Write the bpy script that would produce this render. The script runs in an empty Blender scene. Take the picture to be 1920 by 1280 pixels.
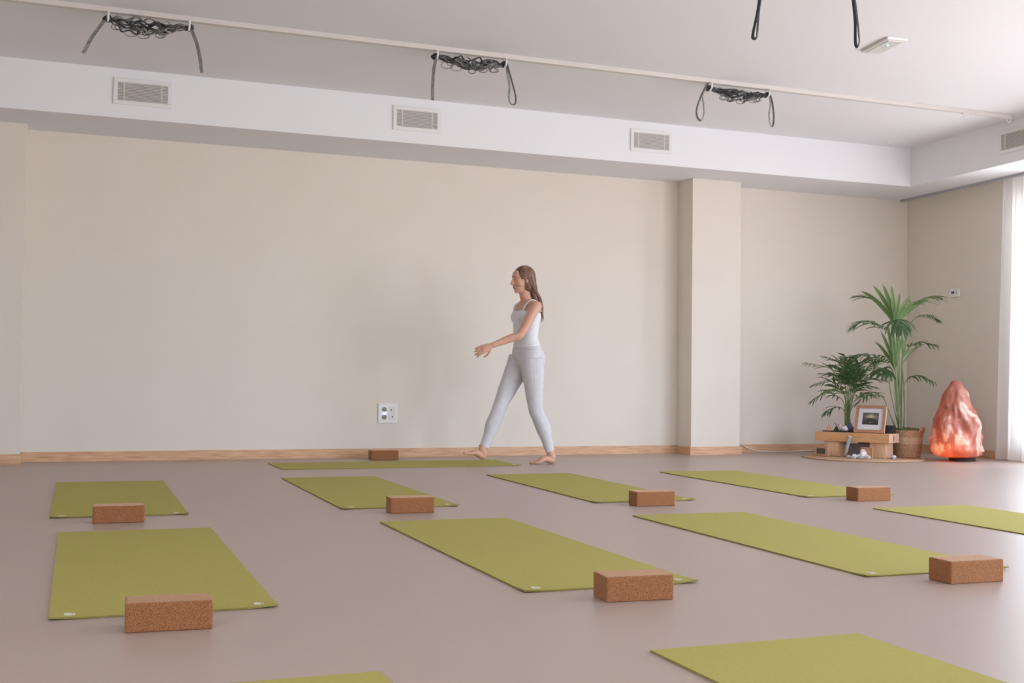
import bpy, bmesh, math, random
from mathutils import Vector, Matrix, noise
random.seed(7)
scene = bpy.context.scene
COL = scene.collection
PI = math.pi

# ---------------------------------------------------------------- camera
CAM = Vector((0, 0, 0.7126)); FPX = 2191.0
YAW, PITCH, ROLL = math.radians(-21.214), math.radians(1.765), math.radians(0.705)
FW = Vector((-math.sin(YAW)*math.cos(PITCH), math.cos(YAW)*math.cos(PITCH), math.sin(PITCH)))
_r = Vector((math.cos(YAW), math.sin(YAW), 0)); _u = _r.cross(FW)
RT = math.cos(ROLL)*_r + math.sin(ROLL)*_u; UP = -math.sin(ROLL)*_r + math.cos(ROLL)*_u
cd = bpy.data.cameras.new('camera'); cam = bpy.data.objects.new('camera', cd); COL.objects.link(cam)
cd.sensor_width = 36; cd.lens = 36*FPX/1920; cd.clip_end = 100
cam.matrix_world = Matrix(((RT.x, UP.x, -FW.x, CAM.x), (RT.y, UP.y, -FW.y, CAM.y), (RT.z, UP.z, -FW.z, CAM.z), (0, 0, 0, 1)))
cd.dof.use_dof = True; cd.dof.focus_distance = 4.6; cd.dof.aperture_fstop = 8.0
scene.camera = cam

# ---------------------------------------------------------------- light and exposure
scene.view_settings.view_transform = 'Standard'; scene.view_settings.look = 'None'
scene.view_settings.gamma = 1; scene.view_settings.use_curve_mapping = False
scene.view_settings.exposure = 0.90
w = bpy.data.worlds.new('overcast_sky'); scene.world = w; w.use_nodes = True
bg = w.node_tree.nodes['Background']; bg.inputs['Strength'].default_value = 7.5
_nt = w.node_tree; _tc = _nt.nodes.new('ShaderNodeTexCoord'); _sp = _nt.nodes.new('ShaderNodeSeparateXYZ'); _cr = _nt.nodes.new('ShaderNodeValToRGB')
_nt.links.new(_tc.outputs['Generated'], _sp.inputs[0]); _nt.links.new(_sp.outputs['Z'], _cr.inputs[0]); _nt.links.new(_cr.outputs[0], bg.inputs['Color'])
_cr.color_ramp.elements[0].position = .0; _cr.color_ramp.elements[0].color = (.74, .75, .80, 1)      # ground outside
_cr.color_ramp.elements[1].position = .03; _cr.color_ramp.elements[1].color = (.72, .85, 1.0, 1)     # bright overcast sky

def ray(px, py):
    return FW + (px-960)/FPX*RT - (py-640)/FPX*UP
def at(px, py, axis, val):            # the point of the plane axis = val seen at a pixel
    d = ray(px, py); return CAM + d*((val-CAM[axis])/d[axis])
def atd(px, py, depth):               # the point at a distance along the view
    return CAM + ray(px, py)*depth

# room measures
YB, ZC, ZS, YS = 9.993, 3.004, 2.632, 9.234
CRN = Vector((8.355, 9.993, 0)); WANG = math.radians(3)
WD = Vector((-math.sin(WANG), -math.cos(WANG), 0))      # along the right wall towards the camera side
WN = Vector((-math.cos(WANG), math.sin(WANG), 0))       # right wall normal into the room
def onright(px, py, off=0.0):
    d = ray(px, py); p0 = CRN + WN*off
    return CAM + d*((p0-CAM).dot(WN)/d.dot(WN))
def rw(t, off=0.0, z=0.0): return CRN + WD*t + WN*off + Vector((0, 0, z))

# window openings in the right wall: t ranges along the wall
WINS = [(1.68, 2.5), (4.2, 6.3), (7.2, 11.4)]
WZ0, WZ1 = 0.12, 2.45
for t0, t1 in WINS:                   # sky portals filling the openings
    ld = bpy.data.lights.new('window_daylight', 'AREA'); ld.shape = 'RECTANGLE'; ld.size = t1-t0; ld.size_y = WZ1-WZ0
    ld.cycles.is_portal = True
    lo = bpy.data.objects.new('window_daylight', ld); COL.objects.link(lo)
    X = WD; Z = -WN; Y = Z.cross(X); c = rw((t0+t1)/2, -0.16, (WZ0+WZ1)/2)
    lo.matrix_world = Matrix(((X.x, Y.x, Z.x, c.x), (X.y, Y.y, Z.y, c.y), (X.z, Y.z, Z.z, c.z), (0, 0, 0, 1)))

ADDED_FWINS = [(5.2, 7.2)]        # added opening behind the camera, unseen, to even out the daylight
for a, b in ADDED_FWINS:
    ld = bpy.data.lights.new('window_daylight', 'AREA'); ld.shape = 'RECTANGLE'; ld.size = b-a; ld.size_y = 1.65; ld.cycles.is_portal = True
    lo = bpy.data.objects.new('window_daylight', ld); COL.objects.link(lo); lo.location = ((a+b)/2, -3.16, 1.625); lo.rotation_euler = (PI/2, 0, 0)  # sky portal of the added front opening
ADDED_LWIN = (-2.6, .2)                      # added left wall opening, unseen, to light the right wall and ceiling
ld = bpy.data.lights.new('window_daylight', 'AREA'); ld.shape = 'RECTANGLE'; ld.size = ADDED_LWIN[1]-ADDED_LWIN[0]; ld.size_y = 1.65; ld.cycles.is_portal = True
lo = bpy.data.objects.new('window_daylight', ld); COL.objects.link(lo); lo.location = (-2.76, sum(ADDED_LWIN)/2, 1.625); lo.rotation_euler = (PI/2, 0, -PI/2)  # sky portal serving the added left opening
# ---------------------------------------------------------------- helpers
def s2l(c):
    return tuple((v/255/12.92 if v/255 <= .04045 else ((v/255+.055)/1.055)**2.4) for v in c) + (1,)
def mat(name, rgb, rough=.6, spec=.5, **kw):
    m = bpy.data.materials.new(name); m.use_nodes = True; b = m.node_tree.nodes['Principled BSDF']
    b.inputs['Base Color'].default_value = s2l(rgb); b.inputs['Roughness'].default_value = rough
    b.inputs['Specular IOR Level'].default_value = spec
    for k, v in kw.items(): b.inputs[k.replace('_', ' ')].default_value = v
    return m
def noisy(m, rgbs, scale=20, detail=4, stretch=(1, 1, 1), bump=0, pos=None, kind='NOISE', bscale=None):
    nt = m.node_tree; N = nt.nodes; L = nt.links; b = N['Principled BSDF']
    tc = N.new('ShaderNodeTexCoord'); mp = N.new('ShaderNodeMapping'); mp.inputs['Scale'].default_value = stretch
    L.new(tc.outputs['Object'], mp.inputs['Vector'])
    if kind == 'VORONOI':
        t = N.new('ShaderNodeTexVoronoi'); out = t.outputs['Color']
    else:
        t = N.new('ShaderNodeTexNoise'); t.inputs['Detail'].default_value = detail; out = t.outputs['Fac']
    t.inputs['Scale'].default_value = scale; L.new(mp.outputs['Vector'], t.inputs['Vector'])
    cr = N.new('ShaderNodeValToRGB'); n = len(rgbs)
    pos = pos or [.3+.4*i/(n-1) for i in range(n)]
    while len(cr.color_ramp.elements) < n: cr.color_ramp.elements.new(.5)
    for e, p, c in zip(cr.color_ramp.elements, pos, rgbs): e.position = p; e.color = s2l(c)
    L.new(out, cr.inputs['Fac']); L.new(cr.outputs['Color'], b.inputs['Base Color'])
    if bump:
        t2 = N.new('ShaderNodeTexNoise'); t2.inputs['Scale'].default_value = bscale or scale; t2.inputs['Detail'].default_value = 3
        L.new(tc.outputs['Object'], t2.inputs['Vector'])
        bp = N.new('ShaderNodeBump'); bp.inputs['Strength'].default_value = bump; bp.inputs['Distance'].default_value = .002
        L.new(t2.outputs['Fac'], bp.inputs['Height']); L.new(bp.outputs['Normal'], b.inputs['Normal'])
    return m
def tag(o, label=None, cat=None, group=None, kind=None):
    if label: o['label'] = label
    if cat: o['category'] = cat
    if group: o['group'] = group
    if kind: o['kind'] = kind
    return o
def empty(name, loc, label, cat, group=None, rz=0):
    o = bpy.data.objects.new(name, None); o.empty_display_size = .1; COL.objects.link(o); o.location = loc; o.rotation_euler = (0, 0, rz)
    return tag(o, label, cat, group)
def obj(name, bm, m, parent=None, smooth=False, world=False):
    me = bpy.data.meshes.new(name); bmesh.ops.recalc_face_normals(bm, faces=bm.faces); bm.to_mesh(me); bm.free()
    for mm in (m if isinstance(m, (list, tuple)) else [m]): me.materials.append(mm)
    if smooth:
        for p in me.polygons: p.use_smooth = True
    o = bpy.data.objects.new(name, me); COL.objects.link(o)
    if parent:
        o.parent = parent
        if world:                       # the mesh was written in world coordinates
            q = parent; M = Matrix.Identity(4)
            while q: M = Matrix.LocRotScale(q.location, q.rotation_euler, q.scale) @ M; q = q.parent
            me.transform(M.inverted())
    return o
def bev(o, wd=.003, seg=2):
    m = o.modifiers.new('bevel', 'BEVEL'); m.width = wd; m.segments = seg; m.limit_method = 'ANGLE'; return o
def box(bm, c, s, rz=0, M=None):
    T = Matrix.Translation(c) @ Matrix.Rotation(rz, 4, 'Z')
    if M is not None: T = M @ T
    r = bmesh.ops.create_cube(bm, size=1, matrix=T @ Matrix.Diagonal((s[0], s[1], s[2], 1))); return r['verts']
def bbox(x0, x1, y0, y1, z0, z1):
    bm = bmesh.new(); box(bm, ((x0+x1)/2, (y0+y1)/2, (z0+z1)/2), (x1-x0, y1-y0, z1-z0)); return bm
def hull8(bm, bot, top):                # prism between two rings of points
    a = [bm.verts.new(p) for p in bot]; b = [bm.verts.new(p) for p in top]; n = len(a)
    bm.faces.new(a[::-1]); bm.faces.new(b)
    for i in range(n): bm.faces.new((a[i], a[(i+1) % n], b[(i+1) % n], b[i]))
def rbox(bm, t0, t1, o0, o1, z0, z1):   # a box along the right wall
    hull8(bm, [rw(t0, o0, z0), rw(t1, o0, z0), rw(t1, o1, z0), rw(t0, o1, z0)], [rw(t0, o0, z1), rw(t1, o0, z1), rw(t1, o1, z1), rw(t0, o1, z1)])
def smoothpath(pts, n=8):
    P = [Vector(p) for p in pts]; out = []
    for i in range(len(P)-1):
        p0 = P[max(i-1, 0)]; p1 = P[i]; p2 = P[i+1]; p3 = P[min(i+2, len(P)-1)]
        for k in range(n):
            t = k/n; out.append(.5*((2*p1)+(p2-p0)*t+(2*p0-5*p1+4*p2-p3)*t*t+(3*p1-p0-3*p2+p3)*t*t*t))
    out.append(P[-1]); return out
def tube(bm, pts, rad, seg=8, ref=None, cap=True):
    """rad: a number or one (ra, rb) or number per point; ra lies along ref"""
    P = [Vector(p) for p in pts]; n = len(P); rings = []
    prev = None
    for i, p in enumerate(P):
        t = (P[min(i+1, n-1)]-P[max(i-1, 0)])
        if t.length < 1e-9: t = Vector((0, 0, 1))
        t.normalize()
        if ref is not None: a = Vector(ref)
        elif prev is not None: a = prev
        else: a = Vector((0, 0, 1)) if abs(t.z) < .9 else Vector((1, 0, 0))
        a = a - t*a.dot(t)
        if a.length < 1e-6: a = t.orthogonal()
        a.normalize(); prev = a; b = t.cross(a)
        r = rad[i] if isinstance(rad, (list, tuple)) else rad
        ra, rb = r if isinstance(r, (list, tuple)) else (r, r)
        rings.append([bm.verts.new(p + a*ra*math.cos(2*PI*k/seg) + b*rb*math.sin(2*PI*k/seg)) for k in range(seg)])
    for A, B in zip(rings, rings[1:]):
        for k in range(seg): bm.faces.new((A[k], A[(k+1) % seg], B[(k+1) % seg], B[k]))
    if cap: bm.faces.new(rings[0][::-1]); bm.faces.new(rings[-1])
def ribbon(bm, pts, wd, th=.0016, twist=None, ref=(0, 1, 0)):
    P = [Vector(p) for p in pts]; n = len(P); rings = []; a = Vector(ref)
    for i, p in enumerate(P):
        t = (P[min(i+1, n-1)]-P[max(i-1, 0)]).normalized()
        a = a - t*a.dot(t); a = a.normalized() if a.length > 1e-6 else t.orthogonal().normalized()
        ang = twist(i/(n-1)) if twist else 0
        u = (Matrix.Rotation(ang, 3, t) @ a); v = t.cross(u)
        ww = wd(i/(n-1)) if callable(wd) else wd
        rings.append([bm.verts.new(p+u*x*ww/2+v*y*th/2) for x, y in ((1, 1), (-1, 1), (-1, -1), (1, -1))])
    for A, B in zip(rings, rings[1:]):
        for k in range(4): bm.faces.new((A[k], A[(k+1) % 4], B[(k+1) % 4], B[k]))
    bm.faces.new(rings[0][::-1]); bm.faces.new(rings[-1])
def ball(bm, c, r, M=None, seg=16):
    T = Matrix.Translation(c)
    if M is not None: T = T @ M
    s = r if isinstance(r, (tuple, list)) else (r, r, r)
    bmesh.ops.create_uvsphere(bm, u_segments=seg, v_segments=seg//2+2, radius=1, matrix=T @ Matrix.Diagonal((*s, 1)))
def grain(m, rgbs, scale=3, stretch=(1, 1, 1), pos=None): return noisy(m, rgbs, scale, 6, stretch, pos=pos)

# ---------------------------------------------------------------- materials
M_wall = noisy(mat('cream_wall_paint', (231, 222, 211), .9, .2), [(231, 222, 210), (233, 224, 213)], 3)
M_white = mat('white_ceiling_paint', (241, 240, 242), .95, .2)
M_floor = noisy(mat('beige_vinyl_floor', (179, 160, 150), .38, .5), [(178, 159, 149), (181, 162, 152)], 60, bump=.03, bscale=500)
M_base = noisy(mat('pine_skirting', (214, 166, 128), .5), [(196, 148, 110), (216, 170, 132), (228, 188, 152)], 5, 5, (1.2, 1.2, 14))
M_plastic = mat('white_plastic', (236, 234, 232), .4)
M_slat = mat('grey_louvre', (222, 217, 211), .5)
M_dark = mat('dark_duct', (120, 115, 112), .9)
M_rail = mat('white_rail', (218, 210, 204), .6)
M_mat = noisy(mat('olive_rubber_mat', (172, 166, 76), .85, .25), [(174, 164, 88), (180, 170, 94)], 90, bump=.25, bscale=900)
M_matedge = mat('mat_edge', (146, 136, 72), .9)
M_print = mat('pale_mat_print', (214, 212, 196), .7)
M_printd = mat('grey_mat_print', (105, 100, 85), .7)
M_cork = noisy(mat('cork', (190, 130, 95), .75, .3, Sheen_Weight=.34, Sheen_Roughness=.35, Sheen_Tint=(1, .70, .48, 1)), [(108, 64, 36), (148, 96, 60), (174, 122, 82)], 330, 3, bump=.15, bscale=400, pos=[.28, .48, .7])
M_glass = bpy.data.materials.new('window_glass'); M_glass.use_nodes = True
_n = M_glass.node_tree.nodes; _l = M_glass.node_tree.links; _n.remove(_n['Principled BSDF'])
_t = _n.new('ShaderNodeBsdfTransparent'); _g = _n.new('ShaderNodeBsdfGlossy'); _g.inputs['Roughness'].default_value = .02
_mx = _n.new('ShaderNodeMixShader'); _mx.inputs[0].default_value = .06
_l.new(_t.outputs[0], _mx.inputs[1]); _l.new(_g.outputs[0], _mx.inputs[2]); _l.new(_mx.outputs[0], _n['Material Output'].inputs[0])

# ---------------------------------------------------------------- the room
XL, YF = -2.6, -3.0
def struct(name, bm, m, label=None, parent=None):
    o = obj(name, bm, m, parent)
    if not parent: o['kind'] = 'structure'
    if label: o['label'] = label
    return o
struct('floor', bbox(XL-.2, 8.9, YF-.2, YB+.2, -.12, 0), M_floor, 'smooth beige vinyl floor of the yoga studio')
struct('ceiling', bbox(XL-.2, 8.9, YF-.2, YB+.2, ZC, ZC+.15), M_white, 'plain white ceiling')
struct('wall_back', bbox(XL-.2, 8.6, YB, YB+.2, 0, ZC), M_wall, 'cream wall behind the mats')
bm = bmesh.new()
for y0, y1, z0, z1 in ((YF-.2, ADDED_LWIN[0], 0, ZC), (ADDED_LWIN[1], YB, 0, ZC), (*ADDED_LWIN, 0, .8), (*ADDED_LWIN, 2.45, ZC)): box(bm, (XL-.1, (y0+y1)/2, (z0+z1)/2), (.2, y1-y0, z1-z0))
struct('wall_left', bm, M_wall, 'cream wall left of the studio')
bm = bmesh.new(); f = .05; a, b = ADDED_LWIN
for y0, y1, z0, z1 in ((a, b, .8, .8+f), (a, b, 2.45-f, 2.45), (a, a+f, .8+f, 2.45-f), (b-f, b, .8+f, 2.45-f), (-1.5-.03, -1.5+.03, .8+f, 2.45-f)): box(bm, (XL-.1, (y0+y1)/2, (z0+z1)/2), (.06, y1-y0, z1-z0))
wo = struct('window_7', bm, M_plastic, 'added white framed window in the left wall, out of view, for even daylight')
bm = bmesh.new(); box(bm, (XL-.1, (a+b)/2, 1.625), (.006, b-a-2*f, 1.65-2*f)); obj('window_pane', bm, M_glass, wo)
bm = bmesh.new(); ed = [XL] + [e for wn in ADDED_FWINS for e in wn] + [7.85]
for i in range(0, len(ed), 2): box(bm, ((ed[i]+ed[i+1])/2, YF-.1, ZC/2), (ed[i+1]-ed[i], .2, ZC))
for a, b in ADDED_FWINS: box(bm, ((a+b)/2, YF-.1, .4), (b-a, .2, .8)); box(bm, ((a+b)/2, YF-.1, (2.45+ZC)/2), (b-a, .2, ZC-2.45))
struct('wall_front', bm, M_wall, 'cream wall opposite the back wall')
for i, (a, b) in enumerate(ADDED_FWINS):
    bm = bmesh.new(); f = .05
    for x0, x1, z0, z1 in ((a, b, .8, .8+f), (a, b, 2.45-f, 2.45), (a, a+f, .8+f, 2.45-f), (b-f, b, .8+f, 2.45-f)): box(bm, ((x0+x1)/2, YF-.1, (z0+z1)/2), (x1-x0, .06, z1-z0))
    wo = struct('window_%d' % (i+4), bm, M_plastic, 'added white framed window in the unseen wall opposite the mats, for even daylight')
    bm = bmesh.new(); box(bm, ((a+b)/2, YF-.1, 1.625), (b-a-2*f, .006, 1.65-2*f)); obj('window_pane', bm, M_glass, wo)
bm = bmesh.new()
edges = [-.1] + [e for wn in WINS for e in wn] + [13.2]
for i in range(0, len(edges), 2): rbox(bm, edges[i], edges[i+1], -.2, 0, 0, ZC)
for t0, t1 in WINS: rbox(bm, t0, t1, -.2, 0, 0, WZ0); rbox(bm, t0, t1, -.2, 0, WZ1, ZC)
struct('wall_right', bm, M_wall, 'cream wall with tall windows on the right')
for i, (t0, t1) in enumerate(WINS):
    bm = bmesh.new(); f = .05
    tm = (t0+t1)/2
    for a, b, c, d in ((t0, t1, WZ0, WZ0+f), (t0, t1, WZ1-f, WZ1), (t0, t0+f, WZ0+f, WZ1-f), (t1-f, t1, WZ0+f, WZ1-f), (tm-.03, tm+.03, WZ0+f, WZ1-f)):
        rbox(bm, a, b, -.13, -.07, c, d)
    wo = struct('window_%d' % (i+1), bm, M_plastic, 'tall white framed window in the right wall')
    bm = bmesh.new(); rbox(bm, t0+f, t1-f, -.103, -.097, WZ0+f, WZ1-f); obj('window_pane', bm, M_glass, wo)
# dropped soffits along the back and the right wall
RS = Vector((7.758, 9.234, 0))
bm = bmesh.new(); box(bm, ((XL+8.5)/2, (YS+YB)/2, (ZS+ZC)/2), (8.5-XL, YB-YS, ZC-ZS))
struct('trim_1', bm, M_white, 'white dropped ceiling box along the back wall')
bm = bmesh.new(); e = RS + WD*12.3; e2 = rw(13.1)
hull8(bm, [(RS.x, RS.y, ZS), (e.x, e.y, ZS), (e2.x+.05, e2.y, ZS), (rw(.759).x+.05, 9.234, ZS)], [(RS.x, RS.y, ZC), (e.x, e.y, ZC), (e2.x+.05, e2.y, ZC), (rw(.759).x+.05, 9.234, ZC)])
struct('trim_2', bm, M_white, 'white dropped ceiling box along the window wall')
PX0, PX1, PY = 5.60, 6.135, 9.715
struct('trim_3', bbox(PX0, PX1, PY, YB, 0, ZS), M_wall, 'cream pilaster between the two wall bays')
LX, LY = -.262, 9.76
struct('trim_4', bbox(XL, LX, LY, YB, 0, ZS), M_wall, 'cream pilaster at the left end of the back wall')
def skirting(name, x0, x1, y, lab, y1=None):
    return struct(name, bbox(x0, x1, y-.014, y, 0, .078), M_base, lab)
skirting('baseboard_back', LX, PX0-.014, YB, 'pine skirting board along the back wall')
skirting('baseboard_back_right', PX1, CRN.x-.01, YB, 'pine skirting board right of the pilaster')
skirting('baseboard_left', XL, LX+.014, LY, 'pine skirting board on the left pilaster')
bm = bmesh.new(); box(bm, ((PX0+PX1)/2, PY-.007, .039), (PX1-PX0+.028, .014, .078)); box(bm, (PX0-.007, (PY+YB)/2, .039), (.014, YB-PY, .078)); box(bm, (PX1+.007, (PY+YB)/2, .039), (.014, YB-PY, .078))
struct('baseboard_pilaster', bm, M_base, 'pine skirting board wrapped round the pilaster')
bm = bmesh.new(); rbox(bm, .01, 12.9, 0, .014, 0, .078); struct('baseboard_right', bm, M_base, 'pine skirting board under the windows')

# curtain track and sheer curtains
bm = bmesh.new(); rbox(bm, .05, 12.5, .10, .125, ZS-.022, ZS)
tag(obj('curtain_track', bm, mat('grey_aluminium', (176, 178, 184), .4)), 'slim grey curtain track under the dropped ceiling by the windows', 'curtain track')
M_sheer = bpy.data.materials.new('sheer_voile'); M_sheer.use_nodes = True
_n = M_sheer.node_tree.nodes; _l = M_sheer.node_tree.links; _n.remove(_n['Principled BSDF'])
_d = _n.new('ShaderNodeBsdfDiffuse'); _d.inputs[0].default_value = (.80, .78, .76, 1)
_s = _n.new('ShaderNodeBsdfTranslucent'); _s.inputs[0].default_value = (.80, .77, .75, 1)
_t = _n.new('ShaderNodeBsdfTransparent')
_m1 = _n.new('ShaderNodeMixShader'); _m1.inputs[0].default_value = .5; _m2 = _n.new('ShaderNodeMixShader'); _m2.inputs[0].default_value = .22
_l.new(_d.outputs[0], _m1.inputs[1]); _l.new(_s.outputs[0], _m1.inputs[2]); _l.new(_m1.outputs[0], _m2.inputs[1]); _l.new(_t.outputs[0], _m2.inputs[2]); _l.new(_m2.outputs[0], _n['Material Output'].inputs[0])
def curtain(t0, t1, folds, label, spread=0.0, seed=1):
    rnd = random.Random(seed); bm = bmesh.new(); nu, nv = folds*10, 16; grid = []
    for j in range(nv+1):
        v = j/nv; z = .012 + (ZS-.03-.012)*v; row = []
        for i in range(nu+1):
            u = i/nu; t = t0 + spread*v*(1-u) + (t1-t0)*u
            amp = .032*(1-.35*v)*(1+.3*math.sin(u*9+seed))
            ph = 2*PI*folds*u + .5*math.sin(3*v+seed+u*4)
            row.append(bm.verts.new(rw(t + .012*math.sin(2*ph), .1125 + amp*math.sin(ph)*(.6 if v > .98 else 1), z)))
        grid.append(row)
    for j in range(nv):
        for i in range(nu): bm.faces.new((grid[j][i], grid[j][i+1], grid[j+1][i+1], grid[j+1][i]))
    c = obj('sheer_curtain', bm, M_sheer, None, True)
    return tag(c, label, 'curtain')
curtain(1.47, 1.95, 3, 'sheer white curtain gathered beside the window nearest the corner', .09, 1)
# ---------------------------------------------------------------- ceiling fittings
YR, YR2 = 7.70, 5.10
def rail(y, label):
    bm = bmesh.new(); box(bm, ((XL+7.55)/2, y, ZC-.0175), (7.5-XL, .045, .035)); o = obj('ceiling_rail', bm, M_rail); bev(o, .004); return tag(o, label, 'ceiling rail', 'white rails under the ceiling')
rail(YR, 'white ceiling rail carrying three strap bundles near the back')
rail(YR2, 'white ceiling rail nearer the viewer than the other')
M_web = noisy(mat('charcoal_webbing', (70, 70, 66), .8), [(62, 62, 64), (100, 98, 96), (132, 128, 120)], 60, bump=0)
M_webl = noisy(mat('grey_webbing', (110, 112, 106), .8), [(106, 104, 102), (152, 150, 146)], 60)
M_weba = mat('charcoal_webbing_dark', (58, 58, 64), .8)
def hook(parent, x, y, z, r=.017):
    bm = bmesh.new(); pts = [(x, y-.0, z+.0)]
    pts = [(x, y+r*math.cos(a), z-.03+r*math.sin(a)) for a in [PI*k/10 for k in range(-11, 1)]]
    pts = [(x, y-r, z)] + pts[1:] + [(x, y+r, z)]
    tube(bm, pts, .007, 8); return obj('hook', bm, M_plastic, parent, True, world=True)
def bundle(xa, xb, y, dang, label, seed, zt=ZC-.035):
    rnd = random.Random(seed)
    e = empty('strap_bundle', ((xa+xb)/2, y, zt), label, 'hanging straps', 'bundles of yoga straps hooked under the ceiling rails')
    hook(e, xa, y-.012, zt, .024); hook(e, xb, y-.012, zt, .024)
    z0 = zt-.038
    for k in range(13):
        bm = bmesh.new(); n = 40; sag = rnd.uniform(-.012, .045) if k < 10 else rnd.uniform(.04, .085)
        y0 = y+rnd.uniform(-.03, .03); f1 = rnd.randint(2, 5); a1 = rnd.uniform(.003, .012) ; p1 = rnd.uniform(0, 6); f2 = rnd.randint(3, 6); a2 = rnd.uniform(.001, .004)
        ts, te = (0, 1) if k < 11 else sorted((rnd.uniform(0, .4), rnd.uniform(.55, 1)))
        pts = []
        for i in range(n+1):
            u = i/n; t = ts+(te-ts)*u; env = math.sin(PI*u)**.6 if 0 < u < 1 else 0
            pts.append((xa+(xb-xa)*t+.012*env*math.sin(f2*5*u+p1), y0*env+y*(1-env)+.02*env*math.sin(f1*2*PI*u+p1), z0-sag*4*u*(1-u)-env*(a1*math.sin(f1*2*PI*u+p1)+a2*math.cos(f2*2*PI*u))))
        tw = rnd.uniform(-3, 3); tp = rnd.uniform(0, 3)
        ribbon(bm, pts, rnd.uniform(.008, .020), .002, lambda u: tw*u+tp)
        obj('strap', bm, [M_web, M_webl, M_weba][k % 3], e, world=True)
    # small loops sewn along the lowest strap
    for k in range(9):
        bm = bmesh.new(); t = rnd.uniform(.08, .92); c = Vector((xa+(xb-xa)*t, y+rnd.uniform(-.02, .02), z0-.03-.05*4*t*(1-t)*rnd.uniform(.4, 1)))
        R = rnd.uniform(.015, .034); pts = [c+Vector((R*1.3*math.cos(a), .3*R*math.sin(2*a), R*math.sin(a)*.7)) for a in [2*PI*i/14 for i in range(15)]]
        tube(bm, pts, .0028, 6, cap=False)
        obj('strap_loop', bm, (M_web, M_webl)[k % 2], e, True, world=True)
    # knots of webbing bunched round each hook
    for xx in (xa, xb):
        bm = bmesh.new()
        for k in range(4):
            c = Vector((xx+rnd.uniform(-.012, .012), y, z0)); pts = [c+Vector((.02*math.cos(a+k), .026*math.sin(a), .014*math.sin(a+k))) for a in [2*PI*i/12 for i in range(13)]]
            ribbon(bm, pts, .01, .003)
        obj('strap_knot', bm, M_weba, e, world=True)
    for d in dang:
        pts = [at(px, py, 1, y) for px, py in d]
        n0 = len(pts)
        P = smoothpath(pts, 8)
        P = [p+Vector((0, .010*math.sin(PI*i/(len(P)-1)), 0)) for i, p in enumerate(P)]
        bm = bmesh.new(); ribbon(bm, P, .022 if len(d) < 6 else .018, .0045 if len(d) < 6 else .003, lambda u: .15+.35*math.sin(4*u) if len(d) < 6 else .9+.5*math.sin(6*u), ref=(1, 0, 0))
        obj('hanging_loop', bm, M_webl if seed != 4 else M_weba, e, world=True)
    return e
bundle(.243, .735, YR, [[(200, 32), (188, 48), (172, 70), (156, 100)], [(357, 52), (369, 80), (375, 108), (378, 136)]], 'tangled dark strap bundle under the rail, leftmost, above the left vent', 1)
bundle(2.399, 2.906, YR, [[(819, 103), (814, 130), (812, 160), (811, 188)], [(948, 113), (955, 135), (964, 165), (968, 185), (966, 195), (958, 193), (955, 180), (956, 160), (951, 135), (949, 118)]], 'tangled dark strap bundle above the middle vent, with one open hanging loop', 2)
bundle(4.575, 5.089, YR, [[(1327, 156), (1315, 180), (1307, 205), (1309, 220), (1316, 225), (1321, 212), (1320, 195), (1318, 178), (1328, 158)], [(1441, 172), (1448, 190), (1452, 218), (1450, 236), (1445, 232), (1443, 215), (1445, 195), (1442, 174)]], 'tangled dark strap bundle under the rail, rightmost, with two thin open loops', 3)
xa2 = at(1425, -60, 1, YR2).x; xb2 = at(1590, -60, 1, YR2).x
bundle(xa2, xb2, YR2, [[(1430, -48), (1426, -10), (1421, 25), (1414, 60), (1414, 70), (1420, 70), (1422, 55), (1424, 20), (1428, -10), (1432, -45)],
                       [(1594, -40), (1600, -5), (1605, 40), (1606, 78), (1610, 87), (1613, 76), (1610, 45), (1604, 0), (1597, -38)]], 'dark strap bundle at the top edge whose two loops hang into view', 4)
for px, py in ((1810, 209), (1891, 219)):
    p = at(px, py-4, 1, YR); e = bpy.data.objects.new('rail_hook', None); COL.objects.link(e); e.location = (p.x, YR, ZC-.035)
    tag(e, 'empty white hook at the bare right end of the back rail' if px < 1850 else 'empty white hook on the back rail beside the right soffit', 'hook', 'empty hooks on the back rail')
    bm = bmesh.new(); pts = [(.024*math.cos(a), 0, .034*math.sin(a)) for a in [PI+PI*k/12 for k in range(13)]]; tube(bm, pts, .004, 8); obj('hook_ring', bm, M_plastic, e, True)
    bm = bmesh.new(); box(bm, (0, 0, -.002), (.06, .02, .006)); obj('hook_plate', bm, M_plastic, e)

# air vents: local x across, local -y out of the face
def vent(label, origin, ux, w, h, thick=.012):
    uz = Vector((0, 0, 1)); un = ux.cross(uz)           # out of the face
    M = Matrix(((ux.x, -un.x, 0, 0), (ux.y, -un.y, 0, 0), (0, 0, 1, 0), (0, 0, 0, 1)))
    e = empty('air_vent', origin, label, 'air vent', 'air vents in the dropped ceiling boxes', math.atan2(ux.y, ux.x))
    f = .032; bm = bmesh.new()
    for cx, cz, sx, sz in ((0, h/2-f/2, w, f), (0, -h/2+f/2, w, f), (-w/2+f/2, 0, f, h-2*f), (w/2-f/2, 0, f, h-2*f)): box(bm, (cx, -thick/2, cz), (sx, thick, sz))
    bev(obj('vent_frame', bm, M_plastic, e), .003)
    bm = bmesh.new(); box(bm, (0, -.001, 0), (w-2*f+.004, .002, h-2*f+.004)); obj('vent_backing', bm, M_dark, e)
    n = 12; bm = bmesh.new()
    for k in range(n):
        z = -h/2+f+(h-2*f)*(k+.5)/n
        box(bm, (0, -.007, z), (w-2*f, .010, .0062), M=None)
    o = obj('vent_louvres', bm, M_slat, e)
    for s in (-1, 1): bm = bmesh.new(); box(bm, (s*(w/2-f-.045), -.0085, 0), (.008, .008, h-2*f)); obj('vent_bar', bm, M_slat, e)
    return e
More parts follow.
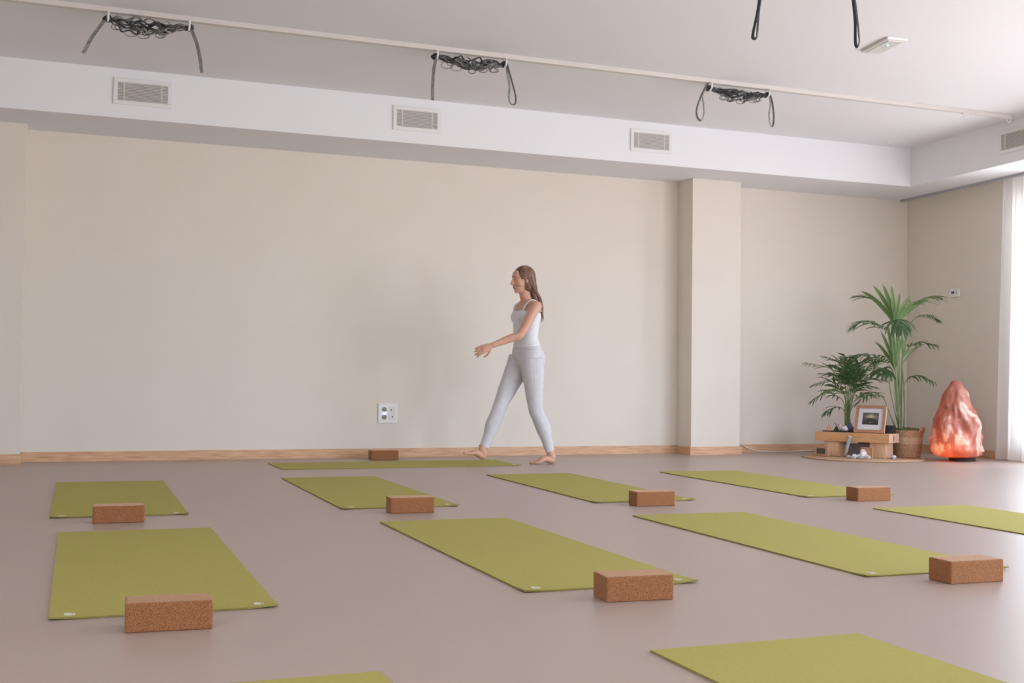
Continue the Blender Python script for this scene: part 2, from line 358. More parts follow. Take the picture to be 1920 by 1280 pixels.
for (x0, y0, x1, y1), lab in zip(((213, 146, 322, 203), (737, 199, 826, 249), (1182, 242, 1259, 288)), ('white air vent nearest the left end of the back soffit', 'white air vent in the middle of the back soffit', 'white air vent above the pilaster, right end of the back soffit')):
    a = at(x0, y0, 1, YS); b = at(x1, y1, 1, YS)
    vent(lab, ((a.x+b.x)/2, YS, (a.z+b.z)/2), Vector((1, 0, 0)), b.x-a.x, .20)
tv = None
for t in [i*.005 for i in range(400)]:
    p = RS + WD*t; d = Vector((p.x, p.y, 2.83))-CAM
    if 960+FPX*d.dot(RT)/d.dot(FW) > 1873: tv = t; break
c = RS + WD*(tv+.22); vent('white air vent in the right soffit, cut by the photo edge', (c.x, c.y, 2.825), WD, .43, .20)

# emergency light
e = empty('emergency_light', (5.18, 6.43, ZC), 'flat white emergency light on the ceiling beside the nearer strap loops', 'ceiling light', rz=math.radians(-8))
bm = bmesh.new(); box(bm, (0, 0, -.009), (.15, .34, .018)); bev(obj('light_housing', bm, M_plastic, e), .006, 3)
bm = bmesh.new(); box(bm, (0, .0, -.019), (.11, .29, .006)); bev(obj('light_diffuser', bm, mat('diffuser', (226, 226, 222), .3), e), .004)
g = mat('green_led', (120, 240, 160)); g.node_tree.nodes['Principled BSDF'].inputs['Emission Color'].default_value = (.2, 1, .45, 1); g.node_tree.nodes['Principled BSDF'].inputs['Emission Strength'].default_value = 2
bm = bmesh.new(); ball(bm, (-.01, -.06, -.022), .006); obj('indicator_led', bm, g, e, True)

# wall socket
a = at(709, 756, 1, YB); b = at(744.5, 793, 1, YB)
e = empty('wall_socket', ((a.x+b.x)/2, YB, (a.z+b.z)/2), 'white double wall socket low on the back wall with a blue light', 'socket')
W, H = b.x-a.x, a.z-b.z
bm = bmesh.new(); box(bm, (0, -.006, 0), (W, .012, H)); bev(obj('socket_plate', bm, M_plastic, e), .004)
M_hole = mat('socket_grey', (150, 140, 130), .6); M_hole2 = mat('socket_shadow', (90, 80, 75), .6)
for zz in (.033, -.033):
    bm = bmesh.new(); bmesh.ops.create_cone(bm, cap_ends=True, segments=24, radius1=.022, radius2=.022, depth=.004, matrix=Matrix.Translation((-.034, -.0135, zz)) @ Matrix.Rotation(PI/2, 4, 'X')); s = obj('socket_well', bm, M_hole, e)
    bm = bmesh.new()
    for dx in (-.008, .008): bmesh.ops.create_cone(bm, cap_ends=True, segments=10, radius1=.003, radius2=.003, depth=.002, matrix=Matrix.Translation((-.034+dx, -.0160, zz)) @ Matrix.Rotation(PI/2, 4, 'X'))
    obj('pin_holes', bm, M_hole2, s)
bm = bmesh.new(); box(bm, (.036, -.0125, 0), (.058, .002, .115)); obj('connector_panel', bm, mat('panel_white', (226, 222, 220), .4), e)
for dx, dz in ((.028, .03), (.040, -.03)): bm = bmesh.new(); box(bm, (dx, -.0145, dz), (.009, .003, .014)); obj('connector_port', bm, M_hole2, e)
g = mat('blue_led', (120, 150, 255)); g.node_tree.nodes['Principled BSDF'].inputs['Emission Color'].default_value = (.35, .5, 1, 1); g.node_tree.nodes['Principled BSDF'].inputs['Emission Strength'].default_value = 6
bm = bmesh.new(); ball(bm, (-.034, -.017, 0), (.010, .004, .010)); obj('indicator_light', bm, g, e, True)

# thermostat
p = onright(1792.5, 549)
e = empty('thermostat', p, 'small white thermostat with a dark display on the right wall', 'thermostat', rz=math.atan2(WD.y, WD.x))
bm = bmesh.new(); box(bm, (0, -.010, 0), (.125, .02, .082)); bev(obj('thermostat_case', bm, M_plastic, e), .005, 3)
bm = bmesh.new(); box(bm, (-.022, -.021, .004), (.042, .003, .026)); obj('display', bm, mat('lcd_dark', (74, 74, 112), .2), e)
bm = bmesh.new(); box(bm, (.026, -.021, .004), (.012, .003, .030)); obj('button', bm, mat('grey_button', (160, 160, 160), .4), e)

# ---------------------------------------------------------------- yoga mats and cork blocks
MW, ML, MT = .655, 1.929, .006
def mat_template():
    e = bpy.data.objects.new('yoga_mat', None); COL.objects.link(e)
    bm = bmesh.new(); nx, ny = 14, 36
    rnd = random.Random(3)
    def h(x, y):
        u, v = x/MW, y/ML
        lift = .004*max(0, 1-((u-0)**2+(v*3)**2)**.5/.12) + .006*max(0, 1-((u-1)**2+(v*3)**2)**.5/.15)
        return lift
    top = [[bm.verts.new((MW*i/nx, ML*j/ny, MT+h(MW*i/nx, ML*j/ny))) for i in range(nx+1)] for j in range(ny+1)]
    bot = [[bm.verts.new((MW*i/nx, ML*j/ny, .0005+h(MW*i/nx, ML*j/ny))) for i in range(nx+1)] for j in range(ny+1)]
    for j in range(ny):
        for i in range(nx):
            bm.faces.new((top[j][i], top[j][i+1], top[j+1][i+1], top[j+1][i])); bm.faces.new((bot[j][i], bot[j+1][i], bot[j+1][i+1], bot[j][i+1]))
    ring = lambda g: [g[0][i] for i in range(nx+1)]+[g[j][nx] for j in range(1, ny+1)]+[g[ny][i] for i in range(nx-1, -1, -1)]+[g[j][0] for j in range(ny-1, 0, -1)]
    T, B = ring(top), ring(bot); n = len(T)
    for i in range(n): f = bm.faces.new((B[i], B[(i+1) % n], T[(i+1) % n], T[i])); f.material_index = 1
    obj('mat_sheet', bm, [M_mat, M_matedge], e)
    for x in (.055, MW-.055):                          # small printed mark by each near corner
        bm = bmesh.new(); z = MT+.0006; y = .042
        for k in range(3):
            a0 = 2*PI*k/3
            pts = [(x+.006*math.cos(a0)+.011*math.cos(a), y+.006*math.sin(a0)+.011*math.sin(a), z) for a in [2*PI*i/14 for i in range(15)]]
            ribbon(bm, pts, .0045, .0008, ref=(1, 0, 0), twist=lambda u: 0) if False else tube(bm, pts, [(.0022, .0006)]*15, 6, ref=(0, 0, 1), cap=False)
        for v in bm.verts: pass
        mk = obj('printed_mark', bm, M_print, e); mk['label'] = 'small pale interlaced emblem'
        bm = bmesh.new(); box(bm, (x+.001, y, z), (.012, .010, .0008)); obj('printed_centre', bm, M_printd, mk)
    return e
def block_template():
    e = bpy.data.objects.new('yoga_block', None)
    bm = bmesh.new(); box(bm, (0, 0, .0405), (.235, .12, .081))
    bmesh.ops.bevel(bm, geom=bm.edges[:], offset=.007, segments=3, affect='EDGES', profile=.6)
    return obj('cork_yoga_block', bm, M_cork, None)
mt = mat_template(); bt = block_template()
def copy_tree(o, parent=None):
    c = o.copy(); COL.objects.link(c); c.parent = parent
    for ch in list(o.children): copy_tree(ch, c)
    return c
S = .712588
GM = 'olive green yoga mats laid out on the floor'
MATS = [  # x, y of the near left corner, angle, label
 (-.0093, 3.6197, -.0135, 'olive yoga mat at front left, under the largest cork block'),
 (1.4581, 3.6107, -.0086, 'olive yoga mat in the centre of the front row'),
 (2.7657, 3.5233, -.0179, 'olive yoga mat at the right of the front row'),
 (-.0224, 6.1256, -.0161, 'olive yoga mat in the middle row, leftmost, short looking'),
 (1.4244, 6.1371, -.0117, 'olive yoga mat in the middle row below the wall socket'),
 (2.8817, 6.0827, -.0208, 'olive yoga mat in the middle row, right below the walking woman'),
 (4.2898, 6.0279, -.0132, 'olive yoga mat in the middle row, nearest the palm corner'),
 (4.268, 3.4750, -.008, 'olive yoga mat cut off by the right edge of the photo'),
 (1.445, .806, -.008, 'olive yoga mat whose far end shows at the bottom right'),
 (.063, .822, -.010, 'olive yoga mat showing only a sliver at the bottom edge'),
]
first = True
for x, y, a, lab in MATS:
    o = mt if first else copy_tree(mt); first = False
    o.location = (x, y, 0); o.rotation_euler = (0, 0, a); tag(o, lab, 'yoga mat', GM)
o = copy_tree(mt); o.location = (3.512, 8.80, 0); o.rotation_euler = (0, 0, PI/2+.004); o.scale = (.97, 1, 1)
tag(o, 'olive yoga mat lying lengthways along the back wall, under the woman', 'yoga mat', GM)
GB = 'cork yoga blocks, one at the end of each mat'
BL = [((230, 1188), (402, 1179), 'cork block in front of the front left mat, the largest in view'),
      ((1138, 1130), (1263, 1124), 'cork block at the near end of the front centre mat'),
      ((1784, 1096), (1882, 1090), 'cork block at the near end of the front right mat, by the right edge'),
      ((171.5, 982), (273, 979), 'cork block on the leftmost mat of the middle row'),
      ((732, 963), (815, 961), 'cork block in the middle row, directly below the wall socket'),
      ((1190, 949.5), (1270, 948), 'cork block in the middle row below the pilaster'),
      ((1611, 940), (1668, 938.5), 'cork block in the middle row, nearest the plants')]
first = True
for (p0, p1, lab) in BL:
    a = at(*p0, 2, 0); b = at(*p1, 2, 0); o = bt if first else bt.copy()
    if not first: COL.objects.link(o)
    first = False
    ang = math.atan2(b.y-a.y, b.x-a.x); ang = max(-.07, min(0, ang)); ux = Vector((math.cos(ang), math.sin(ang), 0)); uy = Vector((-ux.y, ux.x, 0))
    m = (a+b)/2; c = m + uy*.06
    if (c.y-6) > -1 and 5 < c.y < 7: c = Vector((c.x, 5.86+.06 if lab.find('leftmost') > 0 else c.y, 0))
    o.location = (c.x, c.y, 0); o.rotation_euler = (0, 0, ang); tag(o, lab, 'yoga block', GB)
o = bt.copy(); COL.objects.link(o); c = at(717, 862, 1, 9.62); o.location = (at(717, 850, 1, 9.66).x+.02, 9.70, 0); o.rotation_euler = (0, 0, -.01)
tag(o, 'cork block standing between the far lengthways mat and the back wall', 'yoga block', GB)
# ---------------------------------------------------------------- corner altar
BA = Vector((.522, -.853, 0)); BB = Vector((.853, .522, 0)); B0 = Vector((7.068, 8.688, 0)); BRZ = math.atan2(BA.y, BA.x); RZ = .012
def bl(a, b, z=0): return B0 + BA*a + BB*b + Vector((0, 0, z))
M_jute = noisy(mat('jute', (188, 150, 116), .95, .1), [(164, 128, 98), (200, 164, 134), (220, 190, 162)], 130, 3, bump=.6, bscale=260)
# round woven rug
RC = Vector((7.01, 8.995, 0))
bm = bmesh.new(); R = .552; k = 0
n = 26
for i in range(n):
    r = R*(i+.5)/n; seg = max(12, int(72*r/R)+12)
    pts = [RC+Vector((r*math.cos(a), r*math.sin(a), .006)) for a in [2*PI*j/seg for j in range(seg+1)]]
    tube(bm, pts, [(.006, R/n*.56)]*(seg+1), 6, ref=(0, 0, 1), cap=False)
tag(obj('round_rug', bm, M_jute, None, True), 'round woven jute rug under the wooden bench and palm basket', 'rug')
# bench
M_top = noisy(mat('pine_slab', (214, 160, 112), .55), [(205, 150, 102), (216, 163, 115), (224, 174, 128)], 3, 5, (2, 9, 22))
M_leg = noisy(mat('pine_block', (220, 178, 140), .55), [(206, 160, 122), (222, 182, 146), (232, 196, 162)], 3, 5, (16, 16, 2.5))
M_end = noisy(mat('pine_end_grain', (232, 202, 176), .6), [(220, 184, 156), (234, 206, 182)], 9, 4)
M_knot = mat('knot', (176, 100, 78), .7)
e = empty('altar_bench', bl(0, 0), 'low pine bench on two block legs standing on the round jute rug', 'bench', rz=BRZ)
bm = bmesh.new(); vs = box(bm, (-.355, .13, .1955), (.71, .26, .085))
bm.faces.ensure_lookup_table()
bm.normal_update()
for f in bm.faces:
    if f.normal.x > .9: f.material_index = 1
o = obj('bench_top', bm, [M_top, M_end], e); bev(o, .004)
bm = bmesh.new(); box(bm, (.0008, .115, .195), (.002, .022, .05)); bmesh.ops.bevel(bm, geom=bm.edges[:], offset=.0009, segments=1, affect='EDGES'); obj('wood_knot', bm, M_knot, o)
for x in (-.63+.075, -.075-.06+.075-.06):
    bm = bmesh.new(); box(bm, (x, .13, (RZ+.153)/2), (.15, .2, .153-RZ))
    bm.normal_update()
    for f in bm.faces:
        if f.normal.x > .9: f.material_index = 1
    bev(obj('bench_leg', bm, [M_leg, M_leg if x < -.4 else M_end], e), .004)
BT = .238
# picture frame
M_fr = noisy(mat('frame_wood', (190, 142, 116), .5), [(176, 126, 100), (198, 150, 124)], 5, 4, (4, 20, 20))
M_frs = mat('frame_side', (236, 206, 166), .5)
def local(e, a, b, z): e.location = bl(a, b, z)
e = empty('picture_frame', bl(-.215, .06, BT+.0068), 'wooden photo frame with a white mat leaning back on the bench top', 'picture frame', rz=BRZ)
TL = Matrix.Rotation(-math.radians(17), 4, 'X'); FWd, FH, FT = .285, .262, .022
bm = bmesh.new(); b_ = .028
for cx, cz, sx, sz in ((0, b_/2, FWd, b_), (0, FH-b_/2, FWd, b_), (-FWd/2+b_/2, FH/2, b_, FH-2*b_), (FWd/2-b_/2, FH/2, b_, FH-2*b_)): box(bm, (cx, FT/2, cz), (sx, FT, sz), M=TL)
bm.normal_update()
for f in bm.faces:
    if f.normal.x > .9 and f.calc_center_median().x > FWd/2-.001: f.material_index = 1
obj('frame_border', bm, [M_fr, M_frs], e)
bm = bmesh.new(); box(bm, (0, .013, FH/2), (FWd-2*b_+.002, .006, FH-2*b_+.002), M=TL); mo = obj('picture_mount', bm, mat('white_mount', (226, 226, 232), .8), e)
M_ph = mat('night_photo', (90, 88, 84), .4)
nt = M_ph.node_tree; tc = nt.nodes.new('ShaderNodeTexCoord'); sp = nt.nodes.new('ShaderNodeSeparateXYZ'); nt.links.new(tc.outputs['Generated'], sp.inputs[0])
def vm(op, a, b): 
    n = nt.nodes.new('ShaderNodeMath'); n.operation = op
    for i, v in enumerate((a, b)):
        if v is None: continue
        if isinstance(v, (int, float)): n.inputs[i].default_value = v
        else: nt.links.new(v, n.inputs[i])
    return n.outputs[0]
dx = vm('ABSOLUTE', vm('SUBTRACT', sp.outputs[0], .52), None)
hill = vm('SUBTRACT', .56, vm('MULTIPLY', vm('POWER', dx, 1.3), .55))
isky = vm('GREATER_THAN', sp.outputs[2], hill)
glow = vm('MAXIMUM', vm('SUBTRACT', 1.0, vm('ADD', vm('MULTIPLY', dx, 2.0), vm('MULTIPLY', vm('ABSOLUTE', vm('SUBTRACT', sp.outputs[2], .68), None), 3.0))), 0.0)
low = vm('MAXIMUM', vm('SUBTRACT', 1.0, vm('ADD', vm('MULTIPLY', dx, 9.0), vm('MULTIPLY', vm('ABSOLUTE', vm('SUBTRACT', sp.outputs[2], .2), None), 9.0))), 0.0)
fac = vm('ADD', vm('MULTIPLY', isky, vm('ADD', .25, vm('MULTIPLY', glow, .75))), vm('MULTIPLY', low, .6))
cr = nt.nodes.new('ShaderNodeValToRGB'); cr.color_ramp.elements[0].color = s2l((66, 62, 58)); cr.color_ramp.elements[1].color = s2l((222, 208, 178))
m_ = cr.color_ramp.elements.new(.3); m_.color = s2l((104, 102, 100))
nt.links.new(fac, cr.inputs[0]); nt.links.new(cr.outputs[0], nt.nodes['Principled BSDF'].inputs['Base Color'])
bm = bmesh.new(); box(bm, (0, .0095, FH/2+.004), (.152, .002, .115), M=TL); obj('photograph', bm, M_ph, mo)
bm = bmesh.new(); box(bm, (.01, 0, .094), (.05, .005, .18), M=Matrix.Translation((0, .133, 0)) @ Matrix.Rotation(math.radians(14), 4, 'X')); obj('easel_back', bm, mat('black_card', (50, 46, 52), .8), e)
# black box behind the frame
e = tag(obj('incense_box', bbox(-.045, .045, -.035, .035, 0, .075), mat('black_lacquer', (52, 48, 58), .5), None), 'small black box half hidden behind the photo frame', 'box'); e.location = bl(-.062, .185, BT); e.rotation_euler.z = BRZ; bev(e, .003)
# stones
def stone(name, loc, size, m, label, cat, seed, kind='lump', parent=None, rz=0, group=None):
    rnd = random.Random(seed); bm = bmesh.new()
    if kind == 'pyramid':
        bmesh.ops.create_cone(bm, cap_ends=True, segments=4, radius1=size[0], radius2=.002, depth=size[2], matrix=Matrix.Translation((0, 0, size[2]/2)))
        bmesh.ops.subdivide_edges(bm, edges=bm.edges[:], cuts=2)
        for v in bm.verts: v.co += Vector((rnd.uniform(-1, 1), rnd.uniform(-1, 1), 0))*size[0]*.06
    else:
        bmesh.ops.create_icosphere(bm, subdivisions=2 if kind == 'crystal' else 3, radius=1)
        for v in bm.verts:
            n = noise.noise(v.co*1.3+Vector((seed*3.1, 0, 0))); v.co *= 1+.45*n
        if kind == 'crystal':
            for k in range(9):
                d = Vector((rnd.uniform(-1, 1), rnd.uniform(-1, 1), rnd.uniform(-.3, 1))).normalized(); q = rnd.uniform(.6, .8)
                bmesh.ops.bisect_plane(bm, geom=bm.verts[:]+bm.edges[:]+bm.faces[:], plane_co=d*q, plane_no=d, clear_outer=True)
                be = [x for x in bm.edges if x.is_boundary]
                if be: bmesh.ops.contextual_create(bm, geom=be)
        zs = min(v.co.z for v in bm.verts)
        ze = max(v.co.z for v in bm.verts)
        for v in bm.verts: v.co = Vector((v.co.x*size[0], v.co.y*size[1], (v.co.z-zs)/(ze-zs)*size[2]))
    o = obj(name, bm, m, parent); o.location = loc; o.rotation_euler.z = rz
    if label: tag(o, label, cat, group)
    return o
M_orange = noisy(mat('orange_calcite', (222, 140, 110), .35), [(200, 110, 84), (236, 164, 134)], 60)
M_pink = noisy(mat('rose_quartz', (232, 192, 190), .25), [(222, 172, 170), (240, 214, 210)], 60)
M_lilac = noisy(mat('lilac_quartz', (200, 190, 208), .25), [(170, 158, 186), (230, 226, 234)], 70)
M_ameth = noisy(mat('amethyst', (96, 84, 110), .35), [(60, 52, 76), (140, 124, 160)], 80)
M_clear = noisy(mat('clear_quartz', (214, 218, 228), .12, .8), [(180, 188, 204), (238, 240, 246)], 60)
M_slate = mat('dark_slate', (56, 58, 62), .7)
bm = bmesh.new(); bmesh.ops.create_cone(bm, cap_ends=True, segments=40, radius1=.155, radius2=.165, depth=.008, matrix=Matrix.Translation((0, 0, .004)) @ Matrix.Diagonal((1, .6, 1, 1)))
o = obj('slate_tray', bm, M_slate, None); o.location = bl(-.525, .13, BT); o.rotation_euler.z = BRZ; tag(o, 'thin dark slate tray holding the stones on the bench', 'tray')
zt_ = BT+.0085
stone('orange_stone', bl(-.622, .12, zt_), (.030, .03, .066), M_orange, 'small orange pyramid stone at the left end of the bench', 'stone', 1, 'pyramid', rz=.5)
stone('black_stone', bl(-.556, .13, zt_), (.032, .03, .044), mat('black_tourmaline', (52, 54, 58), .5), 'low black stone beside the orange pyramid stone', 'stone', 2, 'pyramid', rz=.3)
stone('pink_stone', bl(-.500, .10, zt_), (.027, .026, .068), M_pink, 'pale pink quartz beside the black stone', 'stone', 3, 'crystal')
stone('lilac_stone', bl(-.449, .08, zt_), (.034, .03, .056), M_lilac, 'white and lilac quartz lump right of the pink quartz', 'stone', 4, 'crystal')
stone('amethyst_stone', bl(-.418, .15, zt_), (.024, .03, .082), M_ameth, 'dark purple amethyst standing behind the lilac quartz', 'stone', 5, 'crystal')
bm = bmesh.new()
for k in range(4):
    b = Vector((.004*k, 0, 0)); tube(bm, smoothpath([b, b+Vector((.012*k-.02, 0, .05)), b+Vector((.03*k-.045, 0, .085-.008*k))], 5), [.0035]*10+[.001], 6)
o = obj('feather_sprig', bm, M_slate, None); o.location = bl(-.552, .19, BT); o.rotation_euler.z = BRZ; tag(o, 'few thin dark sprigs standing up behind the stones', 'sprig')
# under and around the bench
e = empty('wooden_frame_block', bl(-.615, -.035, RZ), 'small wooden block with a dark inset panel left of the bench leg', 'ornament', rz=BRZ)
bm = bmesh.new(); box(bm, (-.02, .03, .042), (.125, .055, .084)); bm.normal_update()
for f in bm.faces:
    if f.normal.x > .9: f.material_index = 1
bev(obj('block_body', bm, [M_fr, M_end], e), .002)
bm = bmesh.new(); box(bm, (-.022, .0015, .046), (.082, .004, .052)); obj('inset_panel', bm, noisy(mat('dark_green_panel', (66, 70, 54), .5), [(46, 48, 38), (92, 96, 70)], 40), e)
bm = bmesh.new(); box(bm, (0, 0, .06), (.34, .012, .12), M=Matrix.Rotation(-.12, 4, 'X')); o = obj('slate_slab', bm, noisy(mat('grey_slate', (158, 150, 152), .8), [(150, 142, 144), (166, 158, 160)], 14), None); o.location = bl(-.32, .19, RZ+.001); o.rotation_euler.z = BRZ; tag(o, 'dark grey slab leaning beneath the bench between its legs', 'slab')
e = empty('crystal_tube', bl(-.392, -.072, RZ), 'slender glass tube filled with coloured stones leaning on the bench edge', 'glass tube', rz=BRZ)
TT = Matrix.Rotation(-.22, 4, 'X') @ Matrix.Rotation(.17, 4, 'Y')
M_tube = mat('tube_plastic', (222, 220, 222), .15); M_tube.node_tree.nodes['Principled BSDF'].inputs['Alpha'].default_value = .35
def cyl(bm, z0, z1, r, M, seg=16): bmesh.ops.create_cone(bm, cap_ends=True, segments=seg, radius1=r, radius2=r, depth=z1-z0, matrix=M @ Matrix.Translation((0, 0, (z0+z1)/2)))
bm = bmesh.new(); cyl(bm, .004, .195, .017, TT); obj('tube_wall', bm, M_tube, e, True)
for i, (c, l) in enumerate((((196, 112, 104), 'red'), ((214, 150, 120), 'orange'), ((206, 196, 150), 'yellow'), ((120, 168, 150), 'green'), ((140, 170, 190), 'pale blue'), ((140, 124, 160), 'purple'))):
    bm = bmesh.new(); rnd = random.Random(i)
    z0 = .012+i*.029
    for q in range(7):
        p = TT @ Vector((rnd.uniform(-.006, .006), rnd.uniform(-.006, .006), z0+.004*q)); ball(bm, p, rnd.uniform(.006, .009), seg=8)
    bmesh.ops.remove_doubles(bm, verts=bm.verts, dist=.0001)
    o = obj('stone_layer', bm, mat('tube_%s' % l.replace(' ', '_'), c, .4), e); o['label'] = l+' stone chips'; o['kind'] = 'stuff'
bm = bmesh.new(); cyl(bm, .195, .205, .018, TT); obj('tube_cap', bm, M_clear, e)
e = empty('small_frame', bl(-.185, -.075, RZ), 'little golden frame behind the clear crystals by the bench leg', 'picture frame', rz=BRZ)
T2 = Matrix.Rotation(-.15, 4, 'X'); bm = bmesh.new(); M_gold = mat('gold_wood', (206, 158, 100), .4)
for cx, cz, sx, sz in ((0, .004, .105, .009), (0, .098, .105, .009), (-.048, .051, .009, .086), (.048, .051, .009, .086)): box(bm, (cx, .01, cz), (sx, .02, sz), M=T2)
obj('frame_border', bm, M_gold, e)
bm = bmesh.new(); box(bm, (0, .012, .051), (.087, .004, .086), M=T2); obj('frame_picture', bm, mat('terracotta_print', (206, 150, 124), .7), e)
stone('quartz_ball', bl(-.200, -.112, RZ), (.040, .030, .084), noisy(mat('milky_quartz', (226, 214, 214), .3), [(214, 196, 196), (236, 228, 228)], 40), 'round milky quartz in front of the little golden frame', 'stone', 6)
GC = 'clear crystals on the jute rug'
for i, (px, s, hh, lab) in enumerate(((1601, .024, .030, 'clear crystal farthest left before the bench legs'), (1611, .028, .044, 'clear crystal left of the round milky quartz'), (1617, .022, .040, 'upright clear crystal touching the milky quartz'), (1625, .020, .034, 'clear crystal frontmost before the bench leg'), (1634, .026, .042, 'clear crystal below the right side of the golden frame'))):
    a = (px-1664)/193+.012; stone('clear_crystal', bl(a, -.155-.02*(i % 2), RZ), (s, s*.9, hh), M_clear, lab, 'crystal', 10+i, 'crystal', group=GC)
stone('clear_crystal', bl(.035, .01, RZ), (.026, .024, .040), M_clear, 'clear crystal standing alone right of the bench', 'crystal', 20, 'crystal', group=GC)
stone('purple_crystal', bl(.012, .06, RZ), (.022, .022, .036), M_ameth, 'dark purple crystal between the bench and the palm basket', 'crystal', 21, 'crystal')
# white cable on the skirting
pts = [at(px, py, 1, 9.90) for px, py in ((1393, 830), (1404, 837), (1416, 842), (1432, 845), (1450, 846), (1480, 847), (1510, 845), (1540, 843))]
pts = [Vector((p.x, 9.963, max(.006, at(px, py, 1, 9.963).z))) for p, (px, py) in zip(pts, ((1393, 830), (1404, 837), (1416, 842), (1432, 845), (1450, 846), (1480, 847), (1510, 845), (1540, 843)))]
bm = bmesh.new(); tube(bm, smoothpath(pts, 6), .0045, 8); tag(obj('white_cable', bm, M_plastic, None, True), 'thin white cable running along the skirting right of the pilaster', 'cable')

# ---------------------------------------------------------------- salt lamp
LP = Vector((7.715, 8.54, 0))
e = empty('salt_lamp', LP, 'large glowing pink salt rock lamp in the corner by the curtain', 'salt lamp', rz=.3)
M_salt = bpy.data.materials.new('himalayan_salt'); M_salt.use_nodes = True; nt = M_salt.node_tree; N = nt.nodes; L = nt.links
b = N['Principled BSDF']; tc = N.new('ShaderNodeTexCoord')
n1 = N.new('ShaderNodeTexNoise'); n1.inputs['Scale'].default_value = 7; n1.inputs['Detail'].default_value = 8; n1.inputs['Distortion'].default_value = .5
mp = N.new('ShaderNodeMapping'); mp.inputs['Scale'].default_value = (1, 1, .55); L.new(tc.outputs['Object'], mp.inputs[0]); L.new(mp.outputs[0], n1.inputs['Vector'])
cr = N.new('ShaderNodeValToRGB'); cr.color_ramp.elements[0].position = .38; cr.color_ramp.elements[0].color = s2l((170, 102, 86)); cr.color_ramp.elements[1].position = .60; cr.color_ramp.elements[1].color = s2l((236, 214, 202))
q = cr.color_ramp.elements.new(.52); q.color = s2l((196, 130, 112))
L.new(n1.outputs['Fac'], cr.inputs[0]); L.new(cr.outputs[0], b.inputs['Base Color']); b.inputs['Roughness'].default_value = .4
tr = N.new('ShaderNodeBsdfTranslucent'); cr2 = N.new('ShaderNodeMixRGB'); cr2.blend_type = 'MULTIPLY'; cr2.inputs[0].default_value = 1; L.new(cr.outputs[0], cr2.inputs[1]); cr2.inputs[2].default_value = (1, .66, .40, 1)
L.new(cr2.outputs[0], tr.inputs[0]); mx = N.new('ShaderNodeMixShader'); mx.inputs[0].default_value = .28
L.new(b.outputs[0], mx.inputs[1]); L.new(tr.outputs[0], mx.inputs[2]); L.new(mx.outputs[0], N['Material Output'].inputs[0])
n2 = N.new('ShaderNodeTexNoise'); n2.inputs['Scale'].default_value = 14; n2.inputs['Detail'].default_value = 5; L.new(tc.outputs['Object'], n2.inputs['Vector'])
bp = N.new('ShaderNodeBump'); bp.inputs['Strength'].default_value = .5; bp.inputs['Distance'].default_value = .015; L.new(n2.outputs['Fac'], bp.inputs['Height']); L.new(bp.outputs[0], b.inputs['Normal'])
bm = bmesh.new()
prof = [(0, .200), (.02, .240), (.06, .262), (.15, .262), (.25, .250), (.34, .232), (.40, .212), (.45, .178), (.52, .150), (.58, .128), (.62, .105), (.66, .072), (.70, .045), (.712, .012)]
bmesh.ops.create_icosphere(bm, subdivisions=5, radius=1)
def pr(z):
    for (a, ra), (c, rc) in zip(prof, prof[1:]):
        if z <= c: return ra+(rc-ra)*(z-a)/(c-a)
    return .01
for v in bm.verts:
    d = v.co.copy(); u = (math.asin(max(-1, min(1, d.z)))/PI+.5); z = .712*u
    th = math.atan2(d.y, d.x); r = pr(z)*(min(1, u/.004) if u < .004 else 1)
    nn = noise.noise(Vector((math.cos(th)*1.4, math.sin(th)*1.4, z*4.2))); n3 = noise.noise(Vector((math.cos(th)*4, math.sin(th)*4, z*13+5)))
    n4 = abs(noise.noise(Vector((math.cos(th)*2.2+9, math.sin(th)*2.2, z*6))))
    n5 = abs(noise.noise(Vector((math.cos(th)*3.2, math.sin(th)*3.2+4, z*9+2)))); r *= 1.03+.16*nn+.07*n3-.16*n4*(1 if z > .1 else .5)-.10*n5
    v.co = Vector((r*math.cos(th)-.03*(z/.7), r*.8*math.sin(th), .028+z+(.012*n3 if z > .05 else 0)))
obj('salt_rock', bm, M_salt, e, True)
bm = bmesh.new(); bmesh.ops.create_cone(bm, cap_ends=True, segments=40, radius1=.115, radius2=.115, depth=.028, matrix=Matrix.Translation((.015, -.04, .014))); obj('lamp_base', bm, mat('black_base', (40, 34, 34), .6), e)
for (dx, dy, z, pw, rr) in ((-.165, -.045, .11, .85, .02), (.05, -.03, .13, .22, .05)):
    ld = bpy.data.lights.new('lamp_bulb', 'POINT'); ld.energy = pw; ld.color = (1, .44, .08); ld.shadow_soft_size = rr
    lo = bpy.data.objects.new('lamp_bulb', ld); COL.objects.link(lo); lo.parent = e; lo.location = (dx, dy, z)

# ---------------------------------------------------------------- palms
def leafmat(name, a, b_):
    m = noisy(mat(name, a, .45, .4), [a, b_], 8)
    nt = m.node_tree; b = nt.nodes['Principled BSDF']; t = nt.nodes.new('ShaderNodeBsdfTranslucent'); t.inputs[0].default_value = s2l((min(255, b_[0]+24), min(255, b_[1]+30), b_[2]))
    x = nt.nodes.new('ShaderNodeMixShader'); x.inputs[0].default_value = .22; nt.links.new(b.outputs[0], x.inputs[1]); nt.links.new(t.outputs[0], x.inputs[2]); nt.links.new(x.outputs[0], nt.nodes['Material Output'].inputs[0]); return m
M_leafD = leafmat('dark_palm_leaf', (58, 84, 56), (84, 112, 78))
M_leafL = leafmat('bright_palm_leaf', (84, 116, 62), (122, 146, 92))
M_stem = noisy(mat('palm_stem', (116, 142, 84), .5), [(96, 124, 70), (142, 160, 108)], 12, 3, (1, 1, .3))
